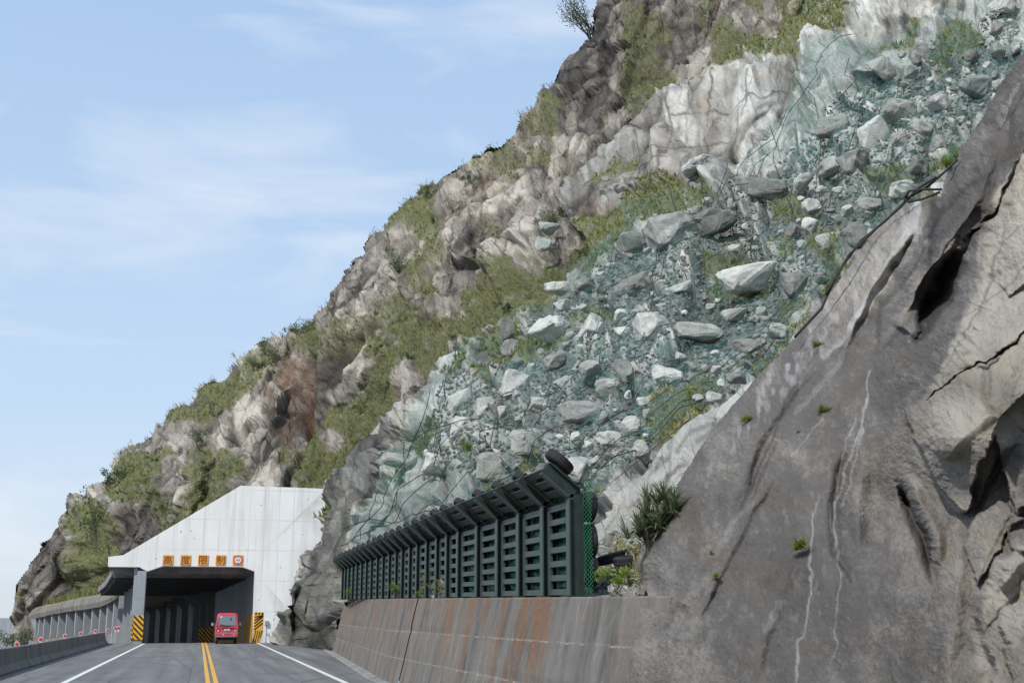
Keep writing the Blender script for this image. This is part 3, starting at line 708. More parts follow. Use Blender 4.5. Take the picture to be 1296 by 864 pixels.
for amt, pts, w, rg in [
    (.55, [(1160, 430), (1180, 392), (1200, 358), (1220, 320)], 13, .1), (.25, [(1135, 430), (1165, 400), (1195, 350), (1230, 290), (1275, 235), (1300, 200)], 9, .3), (-1.0, [(1128, 420), (1150, 370), (1190, 300), (1230, 240), (1270, 160)], 16, .3),
    (.7, [(1186, 740), (1174, 690), (1156, 645), (1136, 610)], 9, 0), (-.5, [(1192, 720), (1186, 680), (1165, 640), (1148, 600)], 12, .1),
    (.08, [(1160, 495), (1200, 480), (1240, 462), (1300, 418)], 4, .3), (.1, [(1170, 500), (1195, 470), (1220, 420), (1240, 360), (1262, 300)], 5, .3), 
    (.1, [(1165, 585), (1200, 640), (1235, 655), (1260, 600), (1296, 540)], 8, .3), (-.12, [(1215, 620), (1210, 700), (1200, 864)], 14, .2), (.08, [(1240, 660), (1228, 740), (1225, 864)], 14, .2),
    (.08, [(1235, 750), (1262, 690), (1296, 640)], 6, .4), (-.25, [(1262, 740), (1296, 700)], 14, .4), (.06, [(1240, 800), (1296, 740)], 5, .4),
    (.18, [(940, 640), (975, 560), (1010, 500), (1060, 440)], 7, .3), (-.3, [(910, 660), (950, 570), (1010, 480)], 18, .3), (.22, [(1074, 735), (1062, 700), (1055, 640), (1070, 560)], 7, .3), (-.3, [(1090, 700), (1085, 620), (1100, 520)], 16, .3),
    (.22, [(880, 800), (930, 700), (990, 600)], 8, .3), (-.25, [(850, 780), (900, 680)], 16, .3), (.2, [(960, 864), (1000, 760), (1020, 700)], 12, .3), (.2, [(1240, 280), (1262, 262), (1290, 262)], 5, .3), (.2, [(1296, 130), (1262, 160), (1240, 200)], 6, .3),
    (-.5, [(1040, 470), (1080, 400), (1130, 310), (1180, 250)], 16, .3), (.35, [(1075, 430), (1110, 370), (1160, 290)], 6, .3)]:
    Dn.carve(amt, pts, w, rg)
Dn.plate(-.22, [(1168, 502), (1196, 452), (1222, 376), (1244, 300), (1262, 255), (1350, 190), (1350, 385), (1240, 460)], 1.5, .45)
Dn.plate(-.42, [(1148, 520), (1175, 500), (1240, 462), (1350, 388), (1350, 470), (1292, 505), (1240, 590), (1224, 650), (1190, 615), (1158, 560)], 1.8, .45)
Dn.plate(-.12, [(1262, 300), (1350, 260), (1350, 330), (1270, 372), (1255, 350)], 2, .3)
Dn.plate(-.30, [(1236, 778), (1258, 738), (1290, 694), (1350, 630), (1350, 900), (1252, 900)], 3, .5)
Dn.plate(-.15, [(1262, 780), (1296, 752), (1350, 730), (1350, 900), (1275, 900)], 2, .5)
Dn.plate(-.30, [(1130, 412), (1150, 350), (1195, 280), (1240, 190), (1300, 70), (1350, 60), (1270, 240), (1212, 318), (1180, 372), (1155, 425)], 3, .4)
Dn.plate(-.22, [(1262, 560), (1275, 505), (1296, 470), (1350, 440), (1350, 600), (1290, 650)], 2, .5)
Dn.plate(-.15, [(1225, 700), (1240, 660), (1270, 640), (1296, 655), (1262, 710), (1245, 745)], 2, .5)
Dn.plate(-.18, [(1290, 620), (1350, 600), (1350, 690), (1280, 700)], 2, .5)
Dn.plate(-.10, [(1180, 330), (1196, 280), (1225, 235), (1240, 250), (1216, 300), (1196, 340)], 2, .5)
Dn.base()
warm = Dn.paint('tone', .88, [(1150, 545), (1148, 518), (1175, 490), (1200, 450), (1225, 370), (1240, 300), (1255, 240), (1296, 190), (1350, 150), (1350, 620), (1300, 560), (1262, 560), (1240, 600), (1215, 590), (1180, 570)], 4, .4)
Dn.paint('tone', .62, [(1150, 560), (1200, 555), (1260, 560), (1245, 620), (1228, 650), (1200, 640), (1165, 600)], 5, .5)
Dn.paint('tone', .70, [(1150, 430), (1130, 405), (1160, 350), (1200, 290), (1215, 300), (1195, 340), (1165, 400)], 5, .5)
warm2 = Dn.paint('tone', .92, [(1240, 770), (1258, 735), (1290, 690), (1350, 620), (1350, 900), (1250, 900), (1235, 830)], 6, .6)
Dn.paint('tone', .60, [(1190, 900), (1195, 740), (1210, 660), (1240, 650), (1300, 580), (1296, 640), (1250, 740), (1230, 820), (1240, 900)], 8, .5)
Dn.paint('tone', .62, [(1085, 318), (1150, 250), (1200, 200), (1300, 50), (1330, 60), (1240, 220), (1180, 290), (1130, 360), (1090, 400), (1040, 470), (1005, 470), (1030, 400)], 10, 1)
Dn.paint('tone', .38, [(1100, 400), (1150, 300), (1200, 240), (1215, 262), (1150, 350), (1115, 420)], 6, .6)
Dn.paint('tone', .48, [(1110, 560), (1120, 440), (1165, 470), (1160, 520), (1145, 600), (1130, 600)], 8, .6)
cave = Dn.paint('tone', .08, [(1148, 425), (1168, 385), (1190, 345), (1212, 320), (1222, 335), (1200, 375), (1180, 410), (1160, 435)], 4, .3)  # shadow of the hollow under the overhang, painted as dark tone
Dn.paint('tone', .15, [(1142, 640), (1158, 640), (1182, 690), (1180, 740), (1160, 700)], 4, .3)  # shade inside the lower cavity, painted into the rock tone
Dn.m['rust'] += .0
wh = fbm(np.stack([x / 6, y / 16, x * 0], -1), 5, 77)
Dn.m['white'] = np.clip(Dn.paint('white', 0, [(960, 480), (1085, 318), (1150, 255), (1170, 290), (1100, 380), (1040, 440), (1000, 500), (900, 600)], 14, 1) * .5 * sstep(-.05, .35, wh), 0, 1)
for v, pts, w in [(1.2, [(1160, 255), (1140, 300), (1122, 340), (1095, 385), (1075, 410)], 7), (.7, [(1110, 350), (1080, 410), (1040, 450)], 5), (.8, [(1102, 470), (1092, 535), (1072, 590), (1058, 640), (1052, 690)], 1.6), (.7, [(1092, 540), (1078, 600), (1066, 640)], 1.2), (.7, [(1085, 530), (1062, 590), (1052, 640), (1052, 670)], 1.2),
                  (.7, [(1058, 690), (1062, 740), (1054, 800), (1050, 830)], 1.1), (.8, [(1028, 650), (1024, 700), (1022, 750), (1012, 800), (1002, 864)], 1.8), (.6, [(1038, 630), (1030, 650)], 1.0), (.65, [(1040, 530), (1022, 555), (1000, 580)], 1.1),
                  (.3, [(908, 700), (930, 660), (950, 640)], 5), (.25, [(850, 800), (880, 740)], 6), (.3, [(1080, 420), (1050, 470), (1010, 520)], 4), (.3, [(970, 800), (985, 760)], 5), (.2, [(880, 860), (905, 800)], 7)]:
    Dn.stroke('white', v * .8, pts, w * .8, .8, .35)
Dn.m['white'] *= .75 + .4 * wh
Dn.m['white'] += .14 * sstep(.34, .55, fbm(np.stack([x / 7, y / 11, x * 0], -1), 4, 78)) * (1 - warm)
for pts, w in [([(1040, 430), (1000, 500), (960, 600), (930, 660)], 2.0), ([(948, 640), (968, 600), (982, 560)], 1.6), ([(1160, 497), (1200, 482), (1240, 462), (1300, 420)], 1.2), ([(1170, 500), (1195, 470), (1222, 420), (1242, 360), (1262, 300)], 1.6), ([(1074, 735), (1060, 705)], 2),
               ([(1208, 400), (1250, 370), (1300, 330)], 1.2), ([(1240, 282), (1270, 300), (1296, 290)], 1.4)]:
    Dn.stroke('crease', .5, pts, w, 1.4, .3)
rk = np.clip(warm + warm2 + Dn.paint('white', 0, [(0, 0), (0, 1), (1, 0)], 1) * 0, 0, 1)
upper = sstep(40, -40, (y - (430 - (x - 1100) * .6)))
wk = np.clip(rk + upper * .35, 0, 1)
ua = sstep(-25, 25, sdf([(1100, 440), (1040, 440), (1085, 330), (1150, 262), (1198, 208), (1262, 105), (1350, -20), (1350, 80), (1270, 240), (1215, 320), (1160, 420)], x + Dn.rx, y + Dn.ry))
QR = Dn.Q @ np.array([[math.cos(1.05), 0, math.sin(1.05)], [0, 1, 0], [-math.sin(1.05), 0, math.cos(1.05)]]).T
r1_, rg1, rk1 = facets(QR, 1.1, 33, squash=(.35, 1, 1.1), soft=.12); r2_, rg2, rk2 = facets(QR, .45, 34, squash=(.4, 1, 1.1), soft=.16); r3_, rg3, rk3 = facets(QR, .2, 35, squash=(.5, 1, 1), soft=.2)
f1, g1, k1 = facets(Dn.Q, 1.9, 23, squash=(1, 1, .8)); f2, g2, k2 = facets(Dn.Q, .7, 24, soft=.1); f3, g3, k3 = facets(Dn.Q, .22, 25)
Dn.displace(ua * (r1_ * .16 + r2_ * .08 + r3_ * .04) + wk * (f1 * .13 + f2 * .06 + f3 * .03) + (1 - wk) * f1 * .03 + fbm(Dn.Q / .9, 3, 51) * .045 + fbm(Dn.Q / .28, 4, 52) * .030 * (1 + .5 * wk) + fbm(Dn.Q / .08, 3, 53) * .016 + fbm(Dn.Q / .03, 2, 56) * .0075
            + fbm(Dn.Q * np.array([1, 1, .35]) / .5, 3, 54) * .05)
Dn.m['crease'] = np.maximum(Dn.m['crease'], wk * ((1 - k1) * .5 + (1 - k2) * .12))
Dn.m['crease'] = np.maximum(Dn.m['crease'], ua * ((1 - rk1) * .6 + (1 - rk2) * .5)); Dn.m['tone'] += ua * ((rg1 - .5) * .25 + (rg2 - .5) * .2) + fbm(Dn.Q / 1.2, 5, 58) * .22
Dn.m['tone'] += (g1 - .5) * .12 * wk + (g2 - .5) * .08 * wk + fbm(Dn.Q / .6, 4, 55) * .15
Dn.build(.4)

# ---- the same slopes carried on past the picture's edges, coarser
def more(name, poly, ctrl, mat, s0, back, amp, tone, grassy=0):
    S = Sheet(name, poly, 5.0, ctrl, mat, s0); S.D *= back; S.base()
    f1, g1, k1 = facets(S.Q, s0 * .045, 90, soft=.15); f2, g2, k2 = facets(S.Q, s0 * .016, 91, soft=.2)
    S.displace((f1 * amp + f2 * amp * .5) * (S.D / s0) + fbm(S.Q / (s0 * .06), 4, 92) * amp * .8)
    S.m['tone'][:] = tone; S.m['tone'] += (g1 - .5) * .2 + fbm(S.Q / (s0 * .1), 4, 93) * .3
    S.m['grass'] = sstep(.05, .2, fbm(S.Q / (s0 * .06), 4, 94)) * grassy
    S.build(.5); return S
more('sprayed_rock_face', [(1262, 150), (1318, 60), (1368, -20), (1490, -180), (1800, -480), (1800, 1250), (740, 1250), (772, 888), (1262, 888)],
     near_ctrl + [(1500, 864, 4.9), (1800, 864, 3.5), (1500, 500, 6.2), (1800, 400, 4.6), (1500, 150, 9.0), (1800, 0, 6.5), (1500, -180, 13.0), (1800, -480, 10), (785, 1100, 11.8), (1000, 1100, 8.3), (1296, 1100, 5.8), (1800, 1200, 3.3), (740, 1250, 12.5)], MT['near'], 9.5, 1.05, .10, .66)
more('scree_slope', [(985, -22), (1010, -420), (1900, -760), (1900, 140), (1500, 300), (1310, 300), (1310, -22)],
     scr_ctrl + [(1600, -100, 44), (1900, -300, 36), (1900, 120, 22), (1500, 250, 28), (1300, -400, 78), (1600, -400, 64), (1010, -420, 108), (1900, -760, 62)], MT['scree'], 42.0, 1.01, .8, .5, .8)
more('headland_cliff', [(754, -22), (775, -140), (835, -290), (1010, -420), (1060, -22)],
     far_ctrl + [(775, -140, 152), (835, -290, 156), (1010, -420, 140), (1000, -200, 118)], MT['far'], 115.0, 1.01, 2.0, .4, .8)
# ------------------------------------------------------------------ boulders
def hull_rock(seed, n=16, sx=1, sy=1, sz=1, bevel=.05, rough=0):
    rr = random.Random(seed); bm = bmesh.new()
    for _ in range(n):
        v = Vector((rr.uniform(-1, 1), rr.uniform(-1, 1), rr.uniform(-1, 1)))
        m = max(abs(v.x), abs(v.y), abs(v.z)); v = v / (m ** .7 * v.length ** .3) * rr.uniform(.8, 1)
        bm.verts.new((v.x * sx * .5, v.y * sy * .5, v.z * sz * .5))
    r = bmesh.ops.convex_hull(bm, input=bm.verts)
    bmesh.ops.delete(bm, geom=[v for v in bm.verts if not v.link_faces], context='VERTS')
    bmesh.ops.dissolve_limit(bm, angle_limit=.25, verts=bm.verts, edges=bm.edges)
    if bevel: bmesh.ops.bevel(bm, geom=list(bm.edges), offset=bevel, segments=1, affect='EDGES', profile=.5)
    bmesh.ops.triangulate(bm, faces=bm.faces)
    if rough:
        bmesh.ops.subdivide_edges(bm, edges=bm.edges, cuts=2, use_grid_fill=True)
        P = np.array([v.co for v in bm.verts]); f, _, _ = facets(P * 3 + seed, 1.0, seed); g = fbm(P * 5 + seed, 3, seed)
        for v, a, b in zip(bm.verts, f, g): v.co += v.co.normalized() * float(a * .06 + b * .035) * rough
    return bm
def bm_mesh(bm, name, mat):
    bmesh.ops.recalc_face_normals(bm, faces=bm.faces); me = bpy.data.meshes.new(name); bm.to_mesh(me); bm.free(); me.materials.append(mat); return me
protos = [bm_mesh(hull_rock(100 + k, 15 + k % 4, 1.15, .9, .8 + .06 * (k % 5), .045, 1.0), 'boulder', MT['boulder']) for k in range(12)]
def boulder(px, py, w, h=None, k=None, label=None, group=None, sink=.22, rot=None, S=None):
    """px,py the middle, w,h the size in photo pixels"""
    S = S or A; h = h or w * .8
    p, n = S.at(px, py + h * .3)
    m = float(p[1]) / F * 1.0
    o = bpy.data.objects.new('boulder', protos[random.randrange(12) if k is None else k]); C.objects.link(o)
    i, j = S.ij(px, py); D = float(p[1])
    c = at(px, py, D) ; n = Vector(n)
    off = Vector((0, 0, 0))
    o.location = Vector(c) + n * (w * m * (.30 - sink))
    o.scale = (w * m * 1.02, w * m * .8, h * m * 1.05)
    o.rotation_euler = rot if rot else (random.uniform(-.3, .3), random.uniform(-.35, .35), random.uniform(0, 6.28))
    if rot is None: o.scale = (w * m * .98, w * m * .98, h * m * 1.05)
    tag(o, label or 'pale grey green boulder lying among rubble on the netted scree slope', 'boulder', group or 'boulders lying on the scree slope')
    return o
big = [(856, 298, 78, 62, 'biggest block shaped boulder on the middle of the scree slope'), (910, 282, 56, 42, 'sloping boulder touching the right side of the biggest block boulder'),
       (952, 355, 88, 48, 'long low rounded boulder with brown right end below the biggest block'), (826, 418, 50, 52, 'upright pointed boulder left of the flat slanting boulder'), (882, 424, 66, 40, 'flat slanting boulder right of the upright pointed boulder'),
       (728, 524, 58, 46, 'rounded pale boulder uphill of the tyre topped fence end'), (645, 416, 24, 34, 'small upright pale boulder at the lower edge of the grass band'), (585, 508, 32, 44, 'upright pale boulder above the white outcrop near grass'),
       (620, 516, 30, 36, 'squat pale boulder right of the upright one above the outcrop'), (1053, 306, 38, 34, 'blocky boulder uphill of the loose black cable'), (1163, 166, 40, 32, 'bright pointed boulder high on the right of the slope'), (1138, 176, 24, 34, 'narrow upright boulder beside the bright pointed boulder'),
       (1026, 58, 42, 34, 'grey boulder standing in the top grass patch'), (1116, 92, 46, 44, 'large white block below the top right of the slope'), (886, 214, 50, 42, 'grey block wedged under the tall pale cliff'), (968, 246, 62, 44, 'pale slab leaning below the right end of the pale cliff'),
       (1016, 232, 36, 48, 'tall pale slab leaning right of the low slab'), (1100, 262, 40, 30, 'low boulder beside the top end of the black cable'), (1078, 300, 38, 52, 'tall pale boulder tucked behind the sprayed rock edge'), (800, 310, 44, 40, 'boulder leaning on the left side of the biggest block'),
       (770, 556, 40, 28, 'boulder half sunk in rubble right of the rounded pale one'), (686, 312, 24, 26, 'small white block in the grass above the scree'), (696, 290, 30, 18, 'flat white block in grass under the brown patch'), (820, 508, 26, 20, 'small boulder on the bare strip above the pale concrete skirt'),
       (672, 560, 50, 52, 'large pale block uphill of the middle of the fence'), (624, 596, 40, 44, 'white block just above the slanted fence top'), (706, 362, 34, 24, 'boulder at the upper rim of the scree beside grass'), (932, 400, 38, 22, 'flat boulder below the long low rounded boulder'), (860, 368, 40, 22, 'low rusty boulder under the biggest block')]
for px, py, w, h, lab in big:
    boulder(px, py, w, h, label=lab, rot=(random.uniform(-.15, .15), random.uniform(-.3, .3), random.uniform(-.3, .3)))
scree_zone = [(560, 480), (640, 440), (740, 340), (800, 300), (860, 255), (960, 240), (1040, 160), (1060, 130), (1150, 60), (1290, -10), (1296, 90), (1200, 190), (1140, 250), (1080, 310), (1000, 410), (940, 480), (850, 545), (770, 610), (740, 640), (690, 600), (620, 610), (560, 600), (520, 620), (540, 560)]
xs, ys = rng.uniform(500, 1296, 60000), rng.uniform(-10, 700, 60000)
ok = sdf(scree_zone, xs, ys) > 4
xs, ys = xs[ok], ys[ok]
i, j = A.ij(xs, ys); keep = (A.m['grass'][i, j] < .5) & (shot[i, j] < .2) & (out3[i, j] < .4); xs, ys = xs[keep], ys[keep]
# clumped distribution: larger stones gather in drifts
cl = fbm(np.stack([xs / 45, ys / 45, xs * 0], -1), 3, 91)
zone_label = lambda px, py: ('pale boulder in the loose rubble just above the black rockfall fence' if py > 480 and px < 780 else
                             'grey green boulder on the rubble slope below the biggest block boulder' if py > 330 else
                             'pale boulder on the upper netted slope above the black cable' if px > 960 else 'pale boulder among rubble under the tall pale cliff')
zone_group = lambda px, py: ('boulders just above the fence' if py > 480 and px < 780 else 'boulders on the middle of the scree' if py > 330 else 'boulders on the upper right slope' if px > 960 else 'boulders under the pale cliff')
cnt = 0; placed = [(b[0], b[1], b[2] / 2) for b in big]
for px, py, c in zip(xs, ys, cl):
    if cnt >= 265: break
    if (c < -.05 or cnt < 34 and c < .05) and random.random() < .7: continue
    w = random.uniform(30, 60) if cnt < 34 else 10 + 20 * random.random() ** 2.2 + (5 if c > .2 else 0)
    if any((px - a) ** 2 + (py - b) ** 2 < ((r + w / 2) * .8) ** 2 for a, b, r in placed): continue
    placed.append((px, py, w / 2)); cnt += 1
    boulder(px, py, w, w * random.uniform(.7, 1.15), label=zone_label(px, py), group=zone_group(px, py), sink=.15 if w < 28 else .27)
# loose rubble: nobody could count it
def scatter_rocks(name, S, xs, ys, wpx, mat, lift=.1):
    T = []
    for k in range(8):
        bm = hull_rock(500 + k, 11, 1.1, .9, .75, 0); bmesh.ops.recalc_face_normals(bm, faces=bm.faces); bm.verts.index_update(); bm.verts.ensure_lookup_table()
        T.append((np.array([v.co[:] for v in bm.verts]), np.array([[v.index for v in f.verts] for f in bm.faces]))); bm.free()
    V, Fc = [], []; b = 0
    P, Nn = S.at(xs, ys)
    for q, n, w in zip(P, Nn, wpx):
        tv, tf = T[random.randrange(8)]; m = w * q[1] / F
        e = Matrix.Rotation(random.uniform(0, 6.28), 3, 'Z') @ Matrix.Rotation(random.uniform(-.8, .8), 3, 'X') @ Matrix.Rotation(random.uniform(-.8, .8), 3, 'Y')
        v = (tv * np.array([m, m, m * random.uniform(.6, 1)])) @ np.array(e).T + q + n * m * lift
        V.append(v); Fc.append(tf + b); b += len(v)
    return mesh_np(name, np.concatenate(V), np.concatenate(Fc), mat)
n = min(len(xs), 12000)
o = scatter_rocks('rubble', A, xs[-n:], ys[-n:], 3.0 + 5.5 * rng.random(n) ** 2.2, MT['rubble'], .25); tag(o, 'loose broken rubble covering the netted scree slope', 'rubble', kind='stuff')
xs2 = rng.uniform(738, 806, 900); ys2 = rng.uniform(684, 752, 900)
o = scatter_rocks('ledge_rubble', A, xs2, ys2, 2 + 7 * rng.random(900) ** 3, MT['rubble']); tag(o, 'grey gravel heaped behind the end of the rockfall fence', 'rubble', kind='stuff')

# ------------------------------------------------------------------ grass on the slopes
def blades(S, n, h, seed, name, label, mat, tint=.5, width=.16, thr=.45, xr=(0, 1330), yr=(-30, 830), attr='grass', per=5):
    r = np.random.default_rng(seed)
    xs, ys = r.uniform(*xr, n), r.uniform(*yr, n)
    i, j = S.ij(xs, ys); ok = (S.mask[i, j]) & (S.m[attr][i, j] > thr) & (xs > S.x0) & (ys > S.y0) & (xs < S.x0 + S.nx * S.step) & (ys < S.y0 + S.ny * S.step)
    i, j = i[ok], j[ok]; P = S.P[i, j]; Nn = S.NN[i, j]; k = len(P)
    P = np.repeat(P, per, 0); Nn = np.repeat(Nn, per, 0)
    hs = np.repeat(h * (.45 + .9 * r.random(k)) * np.clip(P[::per, 1] / (110 if h > .3 else 38), .5, 1.7), per) * (.7 + .5 * r.random(k * per))
    tn = np.repeat(np.clip(tint + .9 * fbm(S.P[i, j] / 6, 4, 3) + .35 * (r.random(k) - .5), 0, 1), per)
    m = k * per
    d = Nn * .55 + np.array([0, 0, .75]) + r.normal(0, .38, (m, 3)); d /= np.linalg.norm(d, axis=1, keepdims=True)
    side = np.cross(d, r.normal(0, 1, (m, 3))); side /= np.linalg.norm(side, axis=1, keepdims=True) + 1e-6
    base = P + r.normal(0, .22, (m, 3)) * h - Nn * .05
    w = (width * hs)[:, None] * side
    v = np.stack([base - w, base + w, base + d * (hs * .6)[:, None] + w * .8, base + d * hs[:, None] - np.array([0, 0, .12]) * hs[:, None]], 1).reshape(-1, 3)
    f = np.arange(m * 4).reshape(m, 4)
    o = mesh_np(name, v, f, mat, attrs={'tint': np.repeat(tn, 4)}); return tag(o, label, 'grass', kind='stuff')
blades(B, 125000, .31, 1, 'headland_grass', 'rough green and tan grass covering the ledges of the far cliff', MT['grass'], .5, .12)
for seg in ([(128, 605), (190, 540), (275, 480), (312, 455)], [(345, 438), (395, 412), (415, 390)], [(475, 296), (520, 258), (565, 228), (640, 184)], [(660, 160), (700, 112)]): B.stroke('shrub', 1, seg, 9, 4, .5)
B.stroke('shrub', .8, [(440, 560), (520, 470), (600, 400), (680, 330), (740, 300)], 12, 10, 1)
blades(B, 45000, .6, 11, 'reed_grass', 'tall tan reed grass along the skyline of the far cliff', MT['reed'], .55, .045, attr='shrub', per=4)
blades(A, 110000, .19, 2, 'scree_grass', 'low green weeds growing in patches over the netted scree', MT['grass'], .55, .16, per=5)
# ------------------------------------------------------------------ road, sea, ground
def zr(y):            # road level: level up to the shed, then falling away
    return 0.0 if y <= 77 else -.030 * (y - 77) - .0 * y
SH = [(60, 0), (76, 0), (85, -.35), (98, -1.7), (110, -3.3), (125, -7.0), (145, -12.6), (165, -19.6), (185, -28), (205, -38)]
def sx(y):
    if y <= 76: return 0.0
    for (a, b), (c, d) in zip(SH[:-1], SH[1:]):
        if a <= y <= c:
            t = (y - a) / (c - a); return b + (d - b) * t
    return SH[-1][1]
def wall_x(y): return 4.40 + max(0, y - 30) * .058 if y < 64 else 6.4
ys_ = [-30, -10, 0, 10, 20, 30, 40, 50, 60, 70, 77] + [77 + 4 * k for k in range(1, 32)]
def strip(name, xa, xb, z, mat, ys=ys_, dx=3, wob=0):
    nx = max(1, int(dx)); v = []; f = []
    for y in ys:
        a, b = xa(y), xb(y)
        for k in range(nx + 1): v.append((a + (b - a) * k / nx + sx(y), y, zr(y) + z))
    for i in range(len(ys) - 1):
        for k in range(nx): q = i * (nx + 1) + k; f.append((q, q + 1, q + nx + 2, q + nx + 1))
    o = mesh_np(name, v, f, mat); o['kind'] = 'structure'; return o
strip('road', lambda y: -5.7, lambda y: (wall_x(y) + .3) if y < 64 else 6.9 if y < 76 else 3.9, 0, MT['asphalt'])
strip('edge_line', lambda y: -3.14, lambda y: -2.99, .005, MT['wline'], dx=1)
strip('edge_line', lambda y: 3.43, lambda y: 3.58, .005, MT['wline'], ys_[:11], dx=1)
strip('centre_line', lambda y: .24, lambda y: .35, .005, MT['yline'], dx=1)
strip('centre_line', lambda y: .43, lambda y: .54, .005, MT['yline'], dx=1)
N_ = NT('sea_water'); MT['sea'] = N_.done((.10, .16, .20), .35, N_.bump(N_.noise(N_.co(), .08, 5, .6), 1.0, .4))
v = [(-30000, -3000, -32), (30000, -3000, -32), (30000, 38000, -32), (-30000, 38000, -32)]
mesh_np('sea', v, [(0, 1, 2, 3)], MT['sea'])['kind'] = 'structure'
# seaward bank below the road, falling to the water
N_ = NT('bank_soil'); c_ = N_.co()
MT['bank'] = N_.done(N_.ramp(N_.noise(c_, .8, 8, .7), [(.35, (.06, .085, .03)), (.6, (.16, .16, .10)), (.8, (.26, .24, .21))]), .95, N_.bump(N_.noise(c_, 2, 8, .7), .3, .8))
yy = np.linspace(-30, 215, 120); uu = np.linspace(0, 1, 22)
U, Yg = np.meshgrid(uu, yy)
xs0 = np.array([(-5.65 if y < 77 else -6.0) + sx(y) - (.0 if y < 76 else 1.2) for y in yy])[:, None]
Xg = xs0 - U * 46; Zg = np.array([zr(y) for y in yy])[:, None] - .06 - U ** .8 * 38
Pg = np.stack([Xg, Yg, Zg], -1); Pg[..., 2] += fbm(Pg / 4, 4, 71) * 1.3 * np.clip(U * 6, 0, 1); Pg[:, 0, 2] -= 0.05
fi = [(a * 22 + b, a * 22 + b + 1, (a + 1) * 22 + b + 1, (a + 1) * 22 + b) for a in range(119) for b in range(21)]
mesh_np('sea_bank', Pg.reshape(-1, 3), fi, MT['bank'])['kind'] = 'structure'
# fill behind the near wall and the rock so nothing gapes from the side
# ------------------------------------------------------------------ retaining wall
wall = tag(empty('retaining_wall', (4.9, 30, 0)), 'low rust streaked concrete wall along the road under the black fence', 'wall')
def wtop(y): return 1.74 + .0125 * max(0, y - 10)
joints = [11.9, 16.1, 27.4, 29.3, 43.0, 61.0]
for a, b in zip(joints[:-1], joints[1:]):
    n = max(4, int((b - a) / .35)); m = 14; V = []; ru = []
    yl = np.linspace(a + .004, b - .004, n)
    prev_first = abs(b - a) < 3
    for y in yl:
        bx = wall_x(y); zt = wtop(y); off = -.02 if prev_first else 0
        prof = [(bx + off + .22 * zt * k / m, zt * k / m - .02) for k in range(m + 1)] + [(bx + off + .22 * zt + .02, zt), (bx + .22 * zt + .48, zt + .005), (bx + 1.1, zt - .02), (bx + 1.1, -.3)]
        if y > 58: prof = [(x_, z_ * (1 - .5 * (y - 58) / 3)) for x_, z_ in prof]
        for x_, z_ in prof: V.append((x_, y, z_)); ru.append((.15 + .85 * max(0, z_ / zt) ** .8) * (.22 if y < 16.1 else 1.0))
    V = np.array(V); V[:, 0] += fbm(V / .5, 4, 66) * .018
    for zz in (.62, 1.22):           # pour lines
        V[:, 0] += .02 * np.exp(-((V[:, 2] - zz) / .03) ** 2)
    K = m + 5; f = [(i * K + k, i * K + k + 1, (i + 1) * K + k + 1, (i + 1) * K + k) for i in range(n - 1) for k in range(K - 1)]
    o = mesh_np('wall_section', V - np.array([4.9, 30, 0]), f, MT['wall'], wall, attrs={'rust': ru})
m = MB(); m.box((-.35, -13.92, 1.65), (.9, -13.88, 1.8)); 
# kerb gutter at the wall foot
m = MB()
for a, b in zip(range(4, 60, 4), range(8, 64, 4)):
    m.add([(wall_x(a) - .02, a, .001), (wall_x(a) - .22, a, .001), (wall_x(b) - .22, b, .001), (wall_x(b) - .02, b, .001), (wall_x(a) + .05, a, .07), (wall_x(a) - .18, a, .03), (wall_x(b) - .18, b, .03), (wall_x(b) + .05, b, .07)], [(1, 2, 6, 5), (5, 6, 7, 4)])
o = m.build('gutter_kerb', MT['conc']); o['kind'] = 'structure'
# top of the wall and soil ledge behind it
V = []; f = []
yl = np.arange(12, 62, .5)
for y in yl:
    for k in range(9): V.append((wall_x(y) + .22 * wtop(y) + .40 + k * .45, y, wtop(y) - .015 + .03 * k))
V = np.array(V); V[:, 2] += np.abs(fbm(V / .5, 4, 99)) * .10 * (np.arange(len(V)) % 9 > 0)
f = [(i * 9 + k, i * 9 + k + 1, (i + 1) * 9 + k + 1, (i + 1) * 9 + k) for i in range(len(yl) - 1) for k in range(8)]
mesh_np('ledge', V, f, MT['scree'], attrs={a: np.full(len(V), .6 if a == 'tone' else 0) for a in ATT}, vattrs={'rest': V})['kind'] = 'structure'

